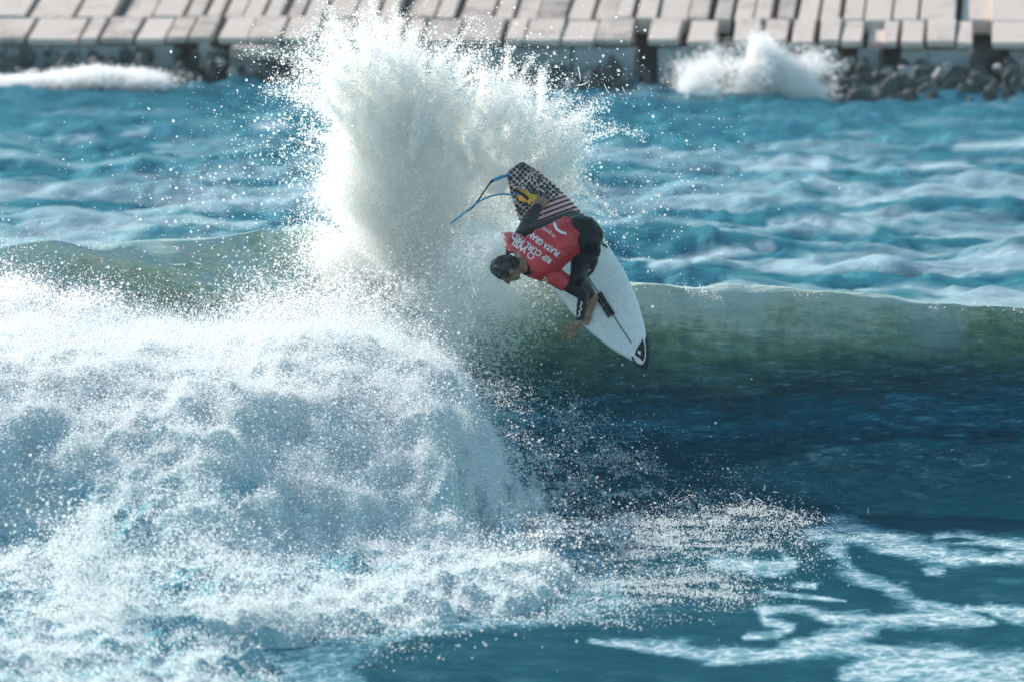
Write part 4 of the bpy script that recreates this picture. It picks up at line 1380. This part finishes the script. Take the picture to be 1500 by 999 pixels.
# sag and wrinkle of wet cloth
for v in bm.verts:
    a_ = v.co
    q = float(fbm(a_.x * 9 + a_.z * 4, a_.y * 9, a_.z * 16, 3)) - .5
    v.co = v.co + v.normal * (q * .020 + .006 * math.sin(a_.x * 38 + a_.z * 60 + q * 14) * max(0, q + .25))
bm.to_mesh(vme); bm.free()
vme.polygons.foreach_set('use_smooth', np.ones(len(vme.polygons), bool))
jersey = link("jersey", vme, M['vest'], person)
vbvh = BVHTree.FromPolygons([v.co[:] for v in vme.vertices], [p_.vertices[:] for p_ in vme.polygons])
bbvh = BVHTree.FromPolygons([v.co[:] for v in bme.vertices], [p_.vertices[:] for p_ in bme.polygons])


def wrap_print(name, verts2, faces, c_px, right_px, size, mat, parent, bvh, Y, lift=.0025):
    """flat lettering pressed onto cloth: 2d points laid round a picture point, then dropped straight onto the surface"""
    r_ = Vector((right_px[0], 0, -right_px[1])).normalized(); u_ = Vector((-r_.z, 0, r_.x))
    if u_.dot(Vector((right_px[1], 0, right_px[0]))) < 0: pass
    c = V(c_px[0], c_px[1], Y)
    bm = bmesh.new()
    vv = [bm.verts.new((a, b_, 0)) for a, b_ in verts2]
    for f in faces:
        try: bm.faces.new([vv[i] for i in f])
        except ValueError: pass
    bmesh.ops.triangulate(bm, faces=bm.faces[:])
    for _ in range(2):
        le = [e for e in bm.edges if e.calc_length() * size > .014]
        if le: bmesh.ops.subdivide_edges(bm, edges=le, cuts=1); bmesh.ops.triangulate(bm, faces=bm.faces[:])
    bad = []
    for v in bm.verts:
        w_ = c + r_ * v.co.x * size + u_ * v.co.y * size
        o_ = w_ - ORG - Vector((0, .6, 0))
        hit = bvh.ray_cast(o_, Vector((0, 1, 0)), 1.2)
        if hit[0] is None: bad.append(v); v.co = o_
        else: v.co = hit[0] + Vector((0, -lift, 0)) + hit[1] * .0005 * (1 if hit[1].y < 0 else -1)
    bmesh.ops.delete(bm, geom=bad, context='VERTS')
    for f in bm.faces:
        f.normal_update()
        if f.normal.y > 0: f.normal_flip()
    me = bpy.data.meshes.new(name); bm.to_mesh(me); bm.free()
    return link(name, me, mat, parent)


def text_geo(txt, bold=0.0, shear=0.0, res=3):
    cu = bpy.data.curves.new("t", 'FONT'); cu.body = txt; cu.align_x = 'CENTER'; cu.align_y = 'CENTER'; cu.resolution_u = res
    cu.offset = bold; cu.shear = shear
    o = bpy.data.objects.new("t", cu); COL.objects.link(o)
    bpy.context.view_layer.update()
    me = bpy.data.meshes.new_from_object(o.evaluated_get(bpy.context.evaluated_depsgraph_get()))
    v = [(q.co.x, q.co.y) for q in me.vertices]; f = [p_.vertices[:] for p_ in me.polygons]
    bpy.data.objects.remove(o); bpy.data.curves.remove(cu); bpy.data.meshes.remove(me)
    w = max(a for a, _ in v) - min(a for a, _ in v)
    return v, f, w


RD = (-.82, -.57)
MP = 59.1 * K


def jersey_text(txt, cpx, width_px, bold=.02, stretch=1.0, name="lettering"):
    v, f, w = text_geo(txt, bold)
    sz = width_px * MP / w
    v = [(a, b_ * stretch) for a, b_ in v]
    return wrap_print(name, v, f, cpx, RD, sz, M['whitep'], jersey, vbvh, 59.0)


jersey_text("WSL", (760, 360), 27, .03, 1.0)
jersey_text("RIP CURL PRO", (779, 363.5), 68, .022, 1.15)
jersey_text("PLAYA GRANDE", (792, 354.5), 64, .03, 1.35)
jersey_text("Argentina", (801, 339), 30, .0, 1.0)


def circ(r, n_=20, hole=.7):
    v = [(math.cos(2 * math.pi * i / n_) * r, math.sin(2 * math.pi * i / n_) * r) for i in range(n_)] + [(math.cos(2 * math.pi * i / n_) * r * hole, math.sin(2 * math.pi * i / n_) * r * hole) for i in range(n_)]
    return v, [(i, (i + 1) % n_, n_ + (i + 1) % n_, n_ + i) for i in range(n_)]


v, f = circ(.026); wrap_print("globe_emblem", v, f, (777.5, 374.5), RD, 1, M['whitep'], jersey, vbvh, 59.0)
v, f = circ(.022, 18, .8); wrap_print("round_emblem", v, f, (815.5, 350), RD, 1, M['vest'], jersey, vbvh, 59.0)
sw = [(-.10, .01), (-.05, .035), (.02, .04), (.07, .015), (.09, -.02), (.05, -.01), (.02, .012), (-.03, .014), (-.07, .0)]
wrap_print("wave_emblem", sw, [tuple(range(len(sw)))], (820, 335), RD, .72, M['whitep'], jersey, vbvh, 59.0)
v, f, w = text_geo("TR", .02); wrap_print("sleeve_lettering", v, f, (798, 412), (.5, .85), .045, M['whitep'], jersey, vbvh, 59.0)
zz_ = [(0, 0), (.012, .012), (.006, .03), (.018, .045), (.008, .06), (.016, .078), (.010, .09)]
zl = ribbon([(a * 1.3, b_ * 1.25 - .055) for a, b_ in zz_], .004)
wrap_print("forearm_print", zl, [tuple(range(len(zl)))], (847.5, 454), (1, .12), 1, M['whitep'], person, bbvh, 58.9)

# ------------------------------------------------------------------ leash
def tube(name, pts, rad, mat, parent=None, origin=Vector((0, 0, 0)), nseg=8, sub=8):
    pts = [Vector(q) for q in pts]
    # catmull-rom
    sm_ = []
    for i in range(len(pts) - 1):
        p0, p1, p2, p3 = pts[max(i - 1, 0)], pts[i], pts[i + 1], pts[min(i + 2, len(pts) - 1)]
        for k in range(sub):
            t = k / sub
            sm_.append(.5 * ((2 * p1) + (p2 - p0) * t + (2 * p0 - 5 * p1 + 4 * p2 - p3) * t * t + (3 * p1 - p0 - 3 * p2 + p3) * t ** 3))
    sm_.append(pts[-1])
    bm = bmesh.new(); prev = None; up = Vector((0, 1, 0)); first = None
    for i, q in enumerate(sm_):
        d = (sm_[min(i + 1, len(sm_) - 1)] - sm_[max(i - 1, 0)]).normalized()
        a_ = d.cross(up).normalized(); b2 = a_.cross(d).normalized(); up = -b2 if b2.dot(up) < 0 else b2
        rr = rad(i / (len(sm_) - 1)) if callable(rad) else rad
        ring = [bm.verts.new(q - origin + (a_ * math.cos(2 * math.pi * k / nseg) + b2 * math.sin(2 * math.pi * k / nseg)) * rr) for k in range(nseg)]
        if prev:
            for k in range(nseg): bm.faces.new((prev[k], prev[(k + 1) % nseg], ring[(k + 1) % nseg], ring[k]))
        else: first = ring
        prev = ring
    bm.faces.new(first); bm.faces.new(prev)
    return bm_obj(name, bm, mat, parent, True)


M['cyan'] = simple_mat("cyan_urethane", (.015, .25, .42), .3, .5, .2, 30)
lo = deck_world(746, 258, .02)
leash = empty("surf_leash", lo)
tag(leash, "cyan and black surf leash trailing in a loop from the board tail", "leash")
ank = deck_world(762, 287, .05)
tube("rail_saver", [lo, V(735, 260, 59.98), V(722, 265, 59.95)], .013, M['cyan'], leash, lo)
tube("swivel", [V(723, 264.5, 59.95), V(718, 268, 59.94)], .010, M['black'], leash, lo)
tube("black_cord", [V(719, 267, 59.94), V(708, 283, 59.92), V(697, 299, 59.9), V(688, 309, 59.9)], .0062, M['black'], leash, lo)
tube("cyan_cord", [V(660, 328, 59.9), V(672, 319, 59.9), V(686, 308, 59.9), V(700, 297, 59.88), V(716, 289, 59.86), V(735, 285, 59.86), V(752, 286, 59.88), ank], .0068, M['cyan'], leash, lo)
tube("ankle_cuff", [ank + Vector((-.02, -.01, .03)), ank + Vector((.05, -.03, -.02)), ank + Vector((.09, -.02, -.07))], .012, M['black'], leash, lo)

# ------------------------------------------------------------------ haze added to lift the dark tones
bm = bmesh.new()
box_bm(bm, -60, 60, -8, 200, -3.0, 5.2, 0, 0)
m, nt, out = new_mat("lift_haze")
pv = nt.nodes.new("ShaderNodeVolumePrincipled")
pv.inputs['Color'].default_value = (.78, .93, 1, 1)
pv.inputs['Density'].default_value = .00014
pv.inputs['Anisotropy'].default_value = .2
nt.links.new(pv.outputs[0], out.inputs['Volume'])
tag(bm_obj("haze", bm, m), "thin haze added over the surf to lift the dark tones", "haze", kind='stuff')
